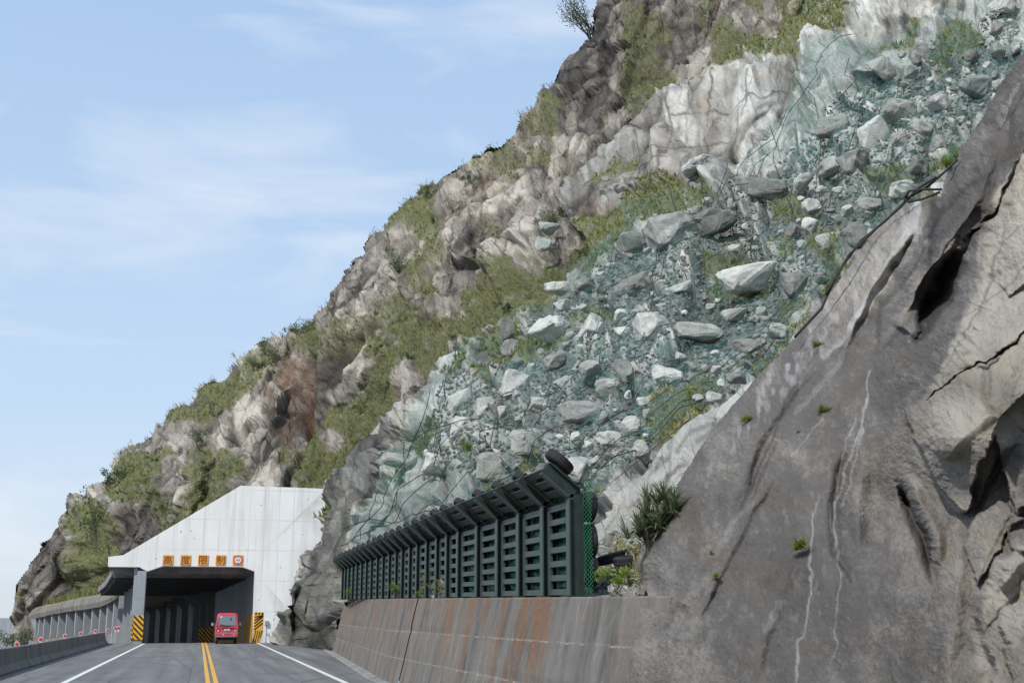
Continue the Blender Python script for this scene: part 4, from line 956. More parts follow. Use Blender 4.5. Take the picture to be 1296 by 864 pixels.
# ------------------------------------------------------------------ rockfall fence
fence_px = [720, 686, 655, 628, 602, 578, 563.5, 550.7, 538, 526, 516.5, 507, 499.2, 490.7, 482.8, 475.6, 468.2, 461.8, 455.8, 450, 444.8, 440, 435.6, 432]
def fence_y(px):
    r = at(px, 750, 1.0); t = r[0]          # X = t*Y
    Y = (4.98 - .019 * 16) / (t - .019); return float(Y)
FY = [fence_y(p) for p in fence_px]
fx = lambda y: 4.98 + .019 * (y - 16)
fence = tag(empty('rockfall_fence', (4.98, 16, 1.8)), 'long dark green steel rockfall fence with canopy leaning over the road', 'fence')
OFF = np.array([4.98, 16, 1.8])
HV = lambda y: 1.43 if y < 24 else 1.43 - .006 * (y - 24)
def hbeam(m, p, q, fdir, w=.15, d=.20):
    """H section from p to q: front flange on the -fdir side, back flange, web between"""
    p, q = Vector(p), Vector(q); fd = Vector(fdir)
    ax = (q - p).normalized(); yv = Vector((0, 1, 0))
    for s_ in (-1, 1):
        a, b = p + fd * s_ * d / 2, q + fd * s_ * d / 2
        vs = [c + yv * i * w / 2 + fd * j * .011 for c in (a, b) for i, j in ((-1, -1), (1, -1), (1, 1), (-1, 1))]
        m.add(vs, [(0, 1, 2, 3), (7, 6, 5, 4), (0, 4, 5, 1), (1, 5, 6, 2), (2, 6, 7, 3), (3, 7, 4, 0)], 1 if s_ < 0 else 0)
    vs = [c + yv * i * .010 + fd * j * (d / 2 - .011) for c in (p, q) for i, j in ((-1, -1), (1, -1), (1, 1), (-1, 1))]
    m.add(vs, [(0, 1, 2, 3), (7, 6, 5, 4), (0, 4, 5, 1), (1, 5, 6, 2), (2, 6, 7, 3), (3, 7, 4, 0)], 0)
CAN = Vector((-.44, 0, .36)); CN = Vector((.36, 0, .44)).normalized()
for k, y in enumerate(FY):
    z0 = wtop(y); xx = fx(y) + .10; h = HV(y)
    m = MB(); B0 = Vector((xx, y, z0)) - Vector(OFF); B1 = B0 + Vector((0, 0, h)); B2 = B1 + CAN
    hbeam(m, B0 + Vector((0, 0, .02)), B1 + Vector((0, 0, .0)), (1, 0, 0)); hbeam(m, B1, B2, CN)
    m.box((B0.x - .16, B0.y - .12, B0.z), (B0.x + .16, B0.y + .12, B0.z + .02))
    # gusset at the knee
    m.add([B1 + Vector((-.10, .012, -.14)), B1 + Vector((.11, .012, -.05)), B1 + Vector((.09, .012, .1)), B1 + Vector((-.15, .012, .03))], [(0, 1, 2, 3)])
    m.build('post', [MT['steel'], MT['rail']], fence)
def slot_panel(m, o, ex, ey, nx_gap, W, H, rails, rail_h, t, nrm):
    """flat plank panel: side stiles and horizontal rails leaving open slots. o origin, ex along fence, ey upward"""
    o, ex, ey, nrm = Vector(o), Vector(ex), Vector(ey), Vector(nrm)
    def slab(u0, u1, v0, v1):
        vs = [o + ex * u + ey * v + nrm * w for w in (0, t) for u, v in ((u0, v0), (u1, v0), (u1, v1), (u0, v1))]
        m.add(vs, [(0, 1, 2, 3), (7, 6, 5, 4), (0, 4, 5, 1), (1, 5, 6, 2), (2, 6, 7, 3), (3, 7, 4, 0)])
    s_ = min(.14, W * .12)
    slab(0, s_, 0, H); slab(W - s_, W, 0, H)
    for r in range(rails):
        v0 = (H - rail_h) * r / (rails - 1); slab(s_, W - s_, v0, v0 + rail_h)
for k, (y0, y1) in enumerate(zip(FY[:-1], FY[1:])):
    if k == 9: pass
    W = y1 - y0 - .14; a = Vector((fx(y0) + .07, y0 + .07, wtop(y0) + .03)) - Vector(OFF); b = Vector((fx(y1) + .07, y1 - .07, wtop(y1) + .03)) - Vector(OFF)
    ex = (b - a).normalized(); L = (b - a).length
    m = MB(); slot_panel(m, a, ex, (0, 0, 1), 0, L, HV(y0) - .12, 7, .085, .045, (1, 0, 0)); m.build('louvre_panel', MT['rail'], fence)
    c = a + Vector((.04, 0, HV(y0) - .02)) + CAN * .06
    m = MB(); slot_panel(m, c, ex, CAN.normalized(), 0, L, CAN.length * .92, 3, .115, .03, CN); m.build('canopy_panel', MT['steel'], fence)
# dark green net hung behind the panels
def netmat(name, col, cell, wire, alpha=1.0):
    N = NT(name); tc = N.n('ShaderNodeTexCoord'); sp = N.n('ShaderNodeSeparateXYZ'); N.l(tc.outputs['Object'], sp.inputs[0])
    u = N.math('ADD', sp.outputs[1], sp.outputs[0]); d = []
    for sg in ('ADD', 'SUBTRACT'):
        w = N.n('ShaderNodeMath', operation='PINGPONG'); N.l(N.math(sg, u, N.math('MULTIPLY', sp.outputs[2], .7)), w.inputs[0]); w.inputs[1].default_value = cell
        d.append(N.math('LESS_THAN', w.outputs[0], wire))
    f = N.math('MAXIMUM', d[0], d[1])
    N.put(N.b.inputs['Base Color'], col); t = N.n('ShaderNodeBsdfTransparent'); mx = N.n('ShaderNodeMixShader')
    N.l(f, mx.inputs[0]); N.l(t.outputs[0], mx.inputs[1]); N.l(N.b.outputs[0], mx.inputs[2]); N.l(mx.outputs[0], N.out.inputs[0]); return N.m
N = NT('dense_green_net'); co = N.co(scale=(1, 1, .4)); N.put(N.b.inputs['Base Color'], N.ramp(N.noise(co, 5, 4, .6), [(.3, (.008, .03, .02)), (.7, (.02, .10, .06))]))
t = N.n('ShaderNodeBsdfTransparent'); mx = N.n('ShaderNodeMixShader'); N.l(N.ramp(N.noise(co, 1.4, 5, .6), [(.3, 1), (.66, 1), (.70, .3)]), mx.inputs[0]); N.l(t.outputs[0], mx.inputs[1]); N.l(N.b.outputs[0], mx.inputs[2]); N.l(mx.outputs[0], N.out.inputs[0]); MT['gnet'] = N.m
V = []; nz = 9
for y in np.linspace(FY[0] + .05, FY[-1], 90):
    for q in range(7): V.append((fx(y) + .25 + .03 * math.sin(y * 5 + q), y, wtop(y) + (HV(y) - .02) * q / 6))
    for q in (.5, 1): V.append((fx(y) + .27 - .44 * q, y, wtop(y) + HV(y) + .07 + .36 * q))
f = [(i * nz + k, i * nz + k + 1, (i + 1) * nz + k + 1, (i + 1) * nz + k) for i in range(89) for k in range(nz - 1)]
mesh_np('backing_net', np.array(V) - OFF, f, MT['gnet'], fence)
# chain link return at the open end, real wires
m = MB(); y = FY[0] - .09; x0_, x1_ = fx(y) + .20, fx(y) + .33; z0 = wtop(y); H = 1.62; cs = .062
def clipseg(p, q):
    (a, b), (c, d) = p, q
    return None
nW = int((x1_ - x0_) / cs) + 1
for sgn in (1, -1):
    for k in range(-26, 40):
        # line v = k*cs + sgn*1.25*(u-x0)
        ua, ub = x0_, x1_; va, vb = z0 + k * cs, z0 + k * cs + sgn * 1.25 * (x1_ - x0_)
        lo, hi = z0, z0 + H
        if max(va, vb) < lo or min(va, vb) > hi: continue
        def clip(u0, v0, u1, v1):
            if v0 < lo: u0 += (lo - v0) / (v1 - v0) * (u1 - u0); v0 = lo
            if v0 > hi: u0 += (hi - v0) / (v1 - v0) * (u1 - u0); v0 = hi
            return u0, v0
        a = clip(ua, va, ub, vb); b = clip(ub, vb, ua, va)
        wv = lambda u, v_: (u - OFF[0], y - OFF[1] + .03 * math.sin(v_ * 6 + u * 9), v_ - OFF[2])
        m.bar(wv(*a), wv(*b), .007, .007)
MT['gwire'] = plain('green_coated_wire', (.03, .17, .085), .5)
m.build('end_netting', MT['gwire'], fence)
# tyres
def tyre_mesh(seed):
    m = MB(); Rr, w = .225, .165; prof = [(-.5, .60), (-.5, .80), (-.46, .93), (-.36, .985), (-.30, 1.0), (-.27, .975), (-.24, 1.0), (-.06, 1.0), (-.03, .975), (.03, .975), (.06, 1.0), (.24, 1.0), (.27, .975), (.30, 1.0), (.36, .985), (.46, .93), (.5, .80), (.5, .60), (.40, .58), (.38, .86), (-.38, .86), (-.40, .58)]
    n = 36; K = len(prof); vs = []; fs = []
    for j in range(n):
        t = 2 * math.pi * j / n
        for a, r in prof:
            rr = Rr * r * (1 + (.012 if (j % 2 and .95 < r) else 0)); vs.append((a * w, math.cos(t) * rr, math.sin(t) * rr))
    for j in range(n):
        for k in range(K): fs.append((j * K + k, j * K + (k + 1) % K, ((j + 1) % n) * K + (k + 1) % K, ((j + 1) % n) * K + k))
    m.add(vs, fs); return m
ty0 = tyre_mesh(0).build('tyre', MT['rub'], smooth=False)
def tyre(loc, rot, label, group, sc=1.0, first=[True]):
    if first[0]: o = ty0; first[0] = False
    else: o = ty0.copy(); C.objects.link(o)
    o.location = loc; o.rotation_euler = rot; o.scale = (sc * .9, sc, sc); return tag(o, label, 'tyre', group)
for k, (py, lab) in enumerate([(641, 'uppermost of the three tyres stacked upright at the near end of the fence'), (684, 'middle one of the three tyres stacked upright at the fence end'), (723, 'lowest of the three tyres at the fence end, on the wall top')]):
    p = at(747 - 1.0 * (2 - k), py, FY[0] + .20); tyre((p[0], p[1], p[2]), (0, R(random.uniform(-4, 4)), R(random.uniform(-8, 8))), lab, 'tyres behind the near end of the fence', [.98, 1.06, .98][k])
p = at(708, 584, FY[0] + .14); tyre(tuple(p), (R(0), R(-50), R(-8)), 'tilted tyre on top of the near end of the fence canopy', 'tyres lying on the fence canopy', 1.0)
for k, (y0, y1) in enumerate(zip(FY[:-1], FY[1:])):
    y = (y0 + y1) / 2
    if k == 0: continue
    b = Vector((fx(y) + .10, y, wtop(y) + HV(y))) + CAN * .68 + CN * .19
    tyre(tuple(b), (0, R(-51 + random.uniform(-3, 3)), R(random.uniform(-4, 4))), 'dark tyre lying on the back of the fence canopy between two posts', 'tyres lying on the fence canopy', .92)
tyre(tuple(at(774, 706, 16.9)), (R(20), R(75), 0), 'half buried tyre in the gravel behind the fence end', 'old tyres in the gravel', .95)
tyre(tuple(at(794, 709, 16.4)), (R(-10), R(80), R(30)), 'black tyre lying under the screw pine clump', 'old tyres in the gravel', .9)

# ------------------------------------------------------------------ nets and cables over the scree
net_poly = [(432, 735), (442, 650), (470, 600), (505, 540), (560, 455), (640, 408), (700, 360), (790, 285), (790, 262), (845, 252), (930, 218), (990, 150), (1012, 80), (1110, 30), (1296, -28), (1310, 150), (1200, 215), (1120, 290), (1040, 385), (965, 468), (900, 505), (830, 560), (765, 640), (735, 668), (700, 650), (560, 690), (500, 735)]
st = 4
Ps = blur(A.P, 5)[::st, ::st]; Xs, Ys = A.X[::st, ::st], A.Y[::st, ::st]
Ns = A.normals(Ps); md = sdf(net_poly, Xs, Ys) > 0
sag = fbm(Ps / 1.6, 4, 61)
Pn = Ps + Ns * ((.22 + .16 * sag) * np.clip(Ps[..., 1:2].squeeze(-1) / 45, .5, 1.5))[..., None]
idx = np.full(md.shape, -1); fm = md[:-1, :-1] & md[1:, :-1] & md[1:, 1:] & md[:-1, 1:]
use = np.zeros(md.shape, bool); use[:-1, :-1] |= fm; use[1:, :-1] |= fm; use[1:, 1:] |= fm; use[:-1, 1:] |= fm
idx[use] = np.arange(use.sum()); f = np.stack([idx[:-1, :-1][fm], idx[1:, :-1][fm], idx[1:, 1:][fm], idx[:-1, 1:][fm]], -1)
N = NT('teal_netting'); co = N.co(); a0 = N.math('MULTIPLY', N.noise(co, .8, 4, .6), .4); cs = N.co(scale=(1, 1, .45), rot=(.5, .3, .6))
N.put(N.b.inputs['Base Color'], N.ramp(a0, [(0, (.17, .30, .27)), (.35, (.035, .17, .145))])); N.b.inputs['Roughness'].default_value = .8
t = N.n('ShaderNodeBsdfTransparent'); mx = N.n('ShaderNodeMixShader')
a1 = N.ramp(N.noise(cs, .75, 6, .65, 2.2), [(.40, .10), (.58, .17), (.72, .38)])  # net cover; its thin overall veil also imitates haze over dark gaps
a2 = N.ramp(N.noise(N.co(scale=(1, 1, .35), rot=(.2, -.2, .1)), .9, 2, .5, 2.5), [(.47, 0), (.50, .7), (.53, 0)])
a4 = N.ramp(N.noise(N.co(scale=(1, 1, .5), rot=(.6, -.5, .7)), 1.3, 2, .5, 2.0), [(.43, 0), (.46, .6), (.49, 0)])
a2 = N.math('MAXIMUM', a2, a4)
a1 = N.math('MULTIPLY', a1, N.ramp(N.noise(co, 3, 4, .6), [(.35, .3), (.65, 1.5)]))
a3 = N.ramp(N.noise(co, .10, 3, .5), [(.38, .35), (.62, 1)])
N.l(N.math('MULTIPLY', N.math('MAXIMUM', a1, a2), a3), mx.inputs[0]); N.l(t.outputs[0], mx.inputs[1]); N.l(N.b.outputs[0], mx.inputs[2]); N.l(mx.outputs[0], N.out.inputs[0])
net = tag(empty('rockfall_net', tuple(Ps[Ps.shape[0] // 2, Ps.shape[1] // 2])), 'teal green rockfall net with dark wire ropes draped over the boulder slope', 'net')
NO = np.array(net.location)
mesh_np('netting', Pn[use] - NO, f, N.m, net, smooth=True)
Pb = blur(A.P, 3); Nb = A.normals(Pb)
def cable(p0, p1, wob=6, r=.018, lift=.42, parent=net, off=NO, name='wire_rope', mat='cable', seed=0, bow=0):
    wob = wob * .55; n = max(6, int(math.hypot(p1[0] - p0[0], p1[1] - p0[1]) / 12)); t = np.linspace(0, 1, n)
    dx, dy = p1[0] - p0[0], p1[1] - p0[1]; L = math.hypot(dx, dy); nx_, ny_ = -dy / L, dx / L
    w = wob * fbm(np.stack([t * L / 60, t * 0 + seed, t * 0], -1), 3, 70 + seed) * 2 + bow * 4 * t * (1 - t)
    X_ = p0[0] + dx * t + nx_ * w; Y_ = p0[1] + dy * t + ny_ * w
    i, j = A.ij(X_, Y_); P = Pb[i, j] + Nb[i, j] * lift * np.clip(Pb[i, j][:, 1:2] / 45, .4, 1.5)
    good = (sdf(net_poly, X_, Y_) > -6)
    P = P[good]
    if len(P) < 3: return
    rr = [float(r * .8 * q[1] / 40 * (1 if q[1] > 12 else 1)) for q in P]
    m = MB(); m.tube([Vector(q - off) for q in P], rr, 4); return m.build(name, MT[mat], parent, fix=False)
s_ = 0
for k in range(15):            # ropes climbing up to the right
    a = 470 + k * 46; s_ += 1
    cable((a - 40 + random.uniform(-9, 9), 700), (a + 330 + random.uniform(-25, 25), 700 - 370 * (.78 + .02 * k)), 7, seed=s_, bow=random.uniform(-10, 14))
for k in range(9):
    s_ += 1; a = 800 + k * 62
    cable((a, 400 - k * 12), (a + 200 + random.uniform(-30, 30), 400 - k * 12 - 250 - random.uniform(0, 90)), 9, seed=s_, bow=random.uniform(-8, 12))
for k in range(13):            # ropes crossing them
    s_ += 1; a = 455 + k * 58
    cable((a + random.uniform(-10, 10), 690 - k * 34), (a - 10 + k * 9 + random.uniform(-25, 25), 690 - k * 34 - 170 - 5 * k), 8, seed=s_, bow=random.uniform(-12, 12))
for k in range(8):
    s_ += 1; a = 850 + k * 58
    cable((a, 80 + random.uniform(-20, 30)), (a + random.uniform(-10, 50), 300 - k * 8), 9, seed=s_, bow=random.uniform(-14, 14))
for (p0, p1) in [((735, 640), (985, 432)), ((740, 610), (1010, 400)), ((700, 600), (960, 360)), ((440, 640), (505, 520)), ((455, 690), (560, 500)), ((500, 640), (600, 560)), ((430, 675), (640, 632)), ((480, 560), (620, 545)), ((790, 130), (800, 250)), ((850, 90), (862, 240))]:
    s_ += 1; cable(p0, p1, 5, seed=s_, r=.019)
# loose cable bundle along the rock edge
def near_pts(pts, S=Dn, lift=.10):
    o = []
    for px, py, Y in pts: o.append(Vector(at(px, py, Y)))
    return o
cb = tag(empty('cable_bundle', tuple(at(1130, 290, 17.5))), 'loose black cables with loops along the upper edge of the sprayed rock', 'cable')
co_ = Vector(cb.location)
for pts in [[(1006, 426, 15.5), (1040, 390, 15.9), (1060, 345, 16.3), (1090, 304, 16.8), (1120, 280, 17.0), (1150, 250, 16.8), (1172, 238, 16.5), (1200, 214, 16.2), (1212, 202, 16.1)],
            [(1045, 372, 16.0), (1075, 322, 16.5), (1110, 288, 16.8), (1140, 262, 16.8), (1160, 240, 16.6), (1185, 224, 16.3)],
            [(1145, 255, 16.7), (1150, 242, 16.6), (1168, 240, 16.4), (1192, 240, 16.2)],
            [(1150, 243, 16.7), (1143, 251, 16.6), (1150, 256, 16.5), (1168, 252, 16.3), (1190, 243, 16.1)]]:
    m = MB(); q = near_pts(pts); m.tube([p - co_ for p in q], .022, 5); m.build('cable_strand', MT['cable'], cb, smooth=True)

# ------------------------------------------------------------------ rock shed
PY = 76.0
shed = tag(empty('rock_shed', (0, PY, 0)), 'whitewashed concrete rock shed with sloping portal face over the road', 'tunnel')
O_ = [(-5.46, 4.47), (-5.49, 5.05), (-4.63, 5.17), (2.05, 9.52), (7.3, 9.46), (7.5, -.3)]
I_ = [(3.28, -.3), (3.16, 4.28), (2.42, 4.54), (-2.32, 4.54), (-3.18, 4.22), (-3.68, 4.47)]
poly = O_ + I_
V = [(x, 0, z) for x, z in poly] + [(x, 1.1, z) for x, z in poly]; n = 12
# finely divided front so stains can fade; simple faces are enough for the rest
F_ = [(5, 6, 7, 4), (4, 7, 8, 3), (3, 8, 9), (3, 9, 10, 2), (2, 10, 11), (2, 11, 0, 1)]
fr = [f for f in F_] + [tuple(i + n for i in reversed(f)) for f in F_] + [(i, (i + 1) % n, (i + 1) % n + n, i + n) for i in range(n)]
me = bpy.data.meshes.new('portal_wall'); me.from_pydata(V, [], fr); me.materials.append(MT['white'])
bm = bmesh.new(); bm.from_mesh(me); bmesh.ops.recalc_face_normals(bm, faces=bm.faces); bmesh.ops.triangulate(bm, faces=bm.faces)
for _ in range(3): bmesh.ops.subdivide_edges(bm, edges=[e for e in bm.edges if e.calc_length() > .8], cuts=1)
bm.to_mesh(me); bm.free()
ra = me.attributes.new('rust', 'FLOAT', 'POINT'); vals = []
for v in me.vertices:
    x_, z_ = v.co.x, v.co.z; vals.append(max(0, 1 - abs(x_ - (6.9 - .33 * (9.5 - z_))) / .5) * .6)
ra.data.foreach_set('value', vals)
pw = bpy.data.objects.new('portal_wall', me); C.objects.link(pw); pw.parent = shed
def col_box(m, x0, x1, y0, y1, z0, z1, mi=0): m.box((x0, y0, z0), (x1, y1, z1), mi)
# left sea-side columns of the new shed
cy = [76.02] + [80.2 + 4.2 * k for k in range(6)]
for k, y in enumerate(cy):
    s = sx(y); m = MB(); zb = zr(y) - .3; zt = 4.50 - max(0, y - 77) * .034
    if k == 0: m.box((-3.74, .03, -.3), (-3.22, .75, 4.24)); m.box((-3.94, .30, 1.65), (-3.745, .70, 4.46)); 
    else: m.box((-3.74 + s, y - PY, zb), (-3.26 + s, y - PY + .8, zt))
    c = m.build('column', MT['conc_blue'], shed, bevel=.02)
    if k < 4:
        hz = MB(); hz.box((-3.77 + s, y - PY - .05, zr(y) + .22), (-3.20 + s, y - PY - .015, zr(y) + 1.62)); hz.build('hazard_panel', MT['hazard'], c)
def extr(name, prof, ys, mat, parent, zf=None, tw=None):
    V = []; f = []; K = len(prof)
    for y in ys:
        for (x_, z_) in prof: V.append((x_ + sx(y), y - PY, z_ + (zf(y) if zf else zr(y))))
    for i in range(len(ys) - 1):
        for k in range(K): f.append((i * K + k, i * K + (k + 1) % K, (i + 1) * K + (k + 1) % K, (i + 1) * K + k))
    m = MB(); m.add(V, f + [tuple(range(K)), tuple((len(ys) - 1) * K + k for k in range(K - 1, -1, -1))]); return m.build(name, mat, parent)
yr_ = list(np.arange(77.1, 107.5, 3)); zroof = lambda y: -max(0, y - 77) * .034
extr('roof_slab', [(-5.44, 4.56), (-5.44, 5.0), (-4.6, 5.12), (2.0, 9.2), (4.0, 9.2), (4.0, 4.56)], yr_, MT['conc'], shed, zroof)
for k, y in enumerate(np.arange(78.4, 107, 2.1)):      # ribs under the roof
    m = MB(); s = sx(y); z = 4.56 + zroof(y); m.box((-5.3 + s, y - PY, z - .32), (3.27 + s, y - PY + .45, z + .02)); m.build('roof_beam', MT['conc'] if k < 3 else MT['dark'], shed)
yin = list(np.arange(77.1, 200, 3.0))
extr('inner_wall', [(3.28, -.4), (3.28, 4.6), (3.9, 4.6), (3.9, -.4)], yin, MT['inner'], shed)
extr('painted_dado', [(3.26, -.3), (3.26, 1.72), (3.30, 1.72), (3.30, -.3)], list(np.arange(77.1, 100, 2.0)), MT['ochre'], shed)
MT['dim'] = concrete('dim_rib_concrete', (.15, .15, .15), stain=(.05, .05, .05))  # darker colour stands in for the weak light deep in the shed
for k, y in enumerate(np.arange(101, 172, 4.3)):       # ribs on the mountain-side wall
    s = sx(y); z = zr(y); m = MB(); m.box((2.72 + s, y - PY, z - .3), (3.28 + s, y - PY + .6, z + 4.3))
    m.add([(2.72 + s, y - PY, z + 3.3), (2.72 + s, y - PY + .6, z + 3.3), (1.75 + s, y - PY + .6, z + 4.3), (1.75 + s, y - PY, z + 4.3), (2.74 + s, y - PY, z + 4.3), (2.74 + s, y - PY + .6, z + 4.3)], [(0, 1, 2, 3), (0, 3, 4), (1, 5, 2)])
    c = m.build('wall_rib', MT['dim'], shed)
    if k < 2:
        hz = MB(); hz.box((2.70 + s, y - PY - .04, z + .2), (3.24 + s, y - PY - .012, z + 1.5)); hz.build('hazard_panel', MT['hazard'], c)
# hazard striping painted on the right jamb
m = MB(); m.prism([(3.50, .02), (3.86, .02), (4.02, .5), (4.06, 1.82), (3.50, 1.82)], lambda p, k: (p[0], -.006 - .02 * k, p[1])); jb = m.build('hazard_panel', MT['yellow'], shed); jb.location = (-.24, 0, 0)
m = MB()
for k in range(3): m.box((3.56 + .19 * k, -.034, 1.66), (3.65 + .19 * k, -.028, 1.81))
def stripe(m, a, b, w, poly_lo, poly_hi): m.bar((a[0], -.031, a[1]), (b[0], -.031, b[1]), w, .006, upv=(0, 1, 0))
for k in range(5):
    z = .82 + .19 * k; x1 = 4.03
    m.bar((3.53, -.031, z - .05), (x1, -.031, min(1.62, z + .36)), .006, .075, upv=(0, 0, 1))
for k in range(4):
    m.bar((3.52 + .13 * k - .02, -.031, .06 + (.25 if k == 3 else 0)), (3.64 + .13 * k, -.031, .74), .006, .05, upv=(1, 0, 0))
m.build('stripe', MT['black'], jb)
ub = MB(); ub.box((4.20, -.14, 1.05), (4.40, -.002, 1.32)); ub.box((4.285, -.03, -.1), (4.315, -.002, 1.05)); o = ub.build('utility_box', MT['galv'], bevel=.01); o.location = (-.28, PY, 0); tag(o, 'small grey box with conduit on the white wall right of the striped jamb', 'utility box')
# height limit lettering boards
def text_mesh(txt, size):
    cu = bpy.data.curves.new('t', 'FONT'); cu.body = txt; cu.size = size; cu.align_x = 'CENTER'; cu.align_y = 'CENTER'; cu.extrude = .004
    o = bpy.data.objects.new('t', cu); C.objects.link(o); dg = bpy.context.evaluated_depsgraph_get(); me = bpy.data.meshes.new_from_object(o.evaluated_get(dg))
    bpy.data.objects.remove(o); return me
def sign_board(x, z, w=.60):
    m = MB(); m.box((-w / 2, -.03, -w / 2), (w / 2, 0, w / 2)); return m
for ch, px, lab in [('高', 212.4, 'leftmost orange square board, reading 高, above the tunnel mouth'), ('度', 234.8, 'orange square board reading 度, second from the left above the tunnel'), ('限', 257.2, 'orange square board reading 限, third from the left above the tunnel'), ('制', 279.3, 'orange square board reading 制, right one of the four above the tunnel')]:
    p = at(px, 708.3, PY - .02); t_ = tag(empty('sign_board', tuple(p)), lab, 'sign', 'height limit lettering boards')
    sign_board(0, 0).build('board', MT['orange'], t_, bevel=.006)
    me = text_mesh(ch, .56); me.materials.clear(); me.materials.append(MT['ink'])
    bbx = [v.co.x for v in me.vertices]; bby = [v.co.y for v in me.vertices]
    cx_, cy_ = (min(bbx) + max(bbx)) / 2, (min(bby) + max(bby)) / 2; sc_ = .50 / max(max(bbx) - min(bbx), max(bby) - min(bby))
    for v in me.vertices: v.co = ((v.co.x - cx_) * sc_, -.036 - v.co.z, (v.co.y - cy_) * sc_)
    o = bpy.data.objects.new('lettering', me); C.objects.link(o); o.parent = t_
p = at(301.1, 708.3, PY - .02); t_ = tag(empty('height_limit_sign', tuple(p)), 'round white 4.6 height limit sign with red ring on orange board', 'sign')
sign_board(0, 0).build('board', MT['orange'], t_, bevel=.006)
MB().disc((0, -.035, 0), (0, 1, 0), .275, .008, 32).build('ring', MT['red'], t_); MB().disc((0, -.042, 0), (0, 1, 0), .205, .008, 32).build('face', MT['whitep'], t_)
me = text_mesh('4.6', .20); me.materials.clear(); me.materials.append(MT['black'])
for v in me.vertices: v.co = (v.co.x, -.049 - v.co.z, v.co.y)
o = bpy.data.objects.new('lettering', me); C.objects.link(o); o.parent = t_
m = MB(); m.add([(-.045, -.049, .185), (.045, -.049, .185), (0, -.049, .12)], [(0, 1, 2)]); m.add([(-.045, -.049, -.185), (.045, -.049, -.185), (0, -.049, -.12)], [(0, 1, 2)]); m.build('arrow', MT['black'], t_)

# ------------------------------------------------------------------ old curved gallery round the headland
gal = tag(empty('curved_gallery', (-10, 130, -2)), 'old stained concrete gallery with many columns curving round the headland', 'tunnel')
GO = np.array([-10, 130, -2.0])
G_ = [(155, 750, 746, 108), (141, 761.5, 747.5, 116), (124, 768, 750.5, 123), (108.5, 770.5, 753.2, 130), (93, 772.6, 756, 137), (77.5, 775, 759.5, 145), (62, 778, 763, 153), (50, 781, 765.5, 159), (40, 783.6, 768, 165), (35, 782.5, 778, 169)]
lip_b = [Vector(at(a, b, d)) for a, b, c, d in G_]; lip_t = [Vector(at(a, c, d)) for a, b, c, d in G_]
V = []; f = []
for k, (b, t) in enumerate(zip(lip_b, lip_t)):
    d = (lip_b[min(k + 1, len(G_) - 1)] - lip_b[max(k - 1, 0)]); nrm = Vector((-d.y, d.x, 0)).normalized()      # outward to the sea
    if nrm.x > 0: nrm = -nrm
    h = t - b; nin = -nrm
    V += [b + nin * 9 + Vector((0, 0, .1)), b + nin * .5 + Vector((0, 0, .12)), b, b + Vector((0, 0, h.z * .35)) + nrm * .12, b + h * .8 + nin * .1, t + nin * .6, t + nin * 4.5 + Vector((0, 0, .9)), t + nin * 9 + Vector((0, 0, 1.2))]
K = 8
# refine along the length
VV = []
for i in range(len(G_) - 1):
    for s in range(4):
        for k in range(K): VV.append(V[i * K + k].lerp(V[(i + 1) * K + k], s / 4))
for k in range(K): VV.append(V[(len(G_) - 1) * K + k])
VA = np.array([v[:] for v in VV]); VA += (fbm(VA / 1.5, 4, 81) * .12)[:, None] * np.array([.5, -.5, .6])
nn = len(VV) // K
f = [(i * K + k, i * K + k + 1, (i + 1) * K + k + 1, (i + 1) * K + k) for i in range(nn - 1) for k in range(K - 1)]
mesh_np('roof', VA - GO, f, MT['conc_old'], gal)
cpx = [155, 151.5, 148, 141, 133, 124, 114, 104, 93, 82, 72, 63, 54, 47.5, 43]
gx = [g[0] for g in G_][::-1]; gY = [g[3] for g in G_][::-1]; gb = [g[1] for g in G_][::-1]
for k, px in enumerate(cpx):
    Yk = float(np.interp(px, gx, gY)); yb = float(np.interp(px, gx, gb)); p = at(px, yb, Yk); q = at(px, 816, Yk)
    d = Vector(at(px + 1, 780, float(np.interp(px + 1, gx, gY)))) - Vector(at(px, 780, Yk)); d.z = 0; d.normalize(); nin = Vector((d.y, -d.x, 0)); nin = nin if nin.x > 0 else -nin
    b0 = Vector(p) + nin * .6; m = MB()
    m.bar((b0.x - GO[0], b0.y - GO[1], q[2] - 1 - GO[2]), (b0.x - GO[0], b0.y - GO[1], p[2] + .14 - GO[2]), .55, .75, upv=tuple(nin))
    c = m.build('column', MT['conc_blue'], gal)
    if k > 7:
        zz = at(px, 811, Yk)[2]; m = MB(); m.bar((b0.x - GO[0] - nin.x * .4, b0.y - GO[1] - nin.y * .4, zz - GO[2] - .5), (b0.x - GO[0] - nin.x * .4, b0.y - GO[1] - nin.y * .4, zz - GO[2] + .6), .56, .03, upv=tuple(nin)); m.build('hazard_panel', MT['hazard'], c)
V = []
for k, b in enumerate(lip_b):
    d = (lip_b[min(k + 1, len(G_) - 1)] - lip_b[max(k - 1, 0)]); nrm = Vector((-d.y, d.x, 0)).normalized(); nrm = -nrm if nrm.x > 0 else nrm
    z_ = b.z - 3.1
    a_, c_ = b - nrm * .35, b - nrm * .6; V += [(a_.x, a_.y, z_ - 2.2), (a_.x, a_.y, z_ + .4), (c_.x, c_.y, z_ + .4)]
f = [(3 * i + j, 3 * i + j + 1, 3 * i + j + 4, 3 * i + j + 3) for i in range(len(G_) - 1) for j in range(2)]
mesh_np('parapet', np.array(V) - GO, f, MT['conc'], gal)

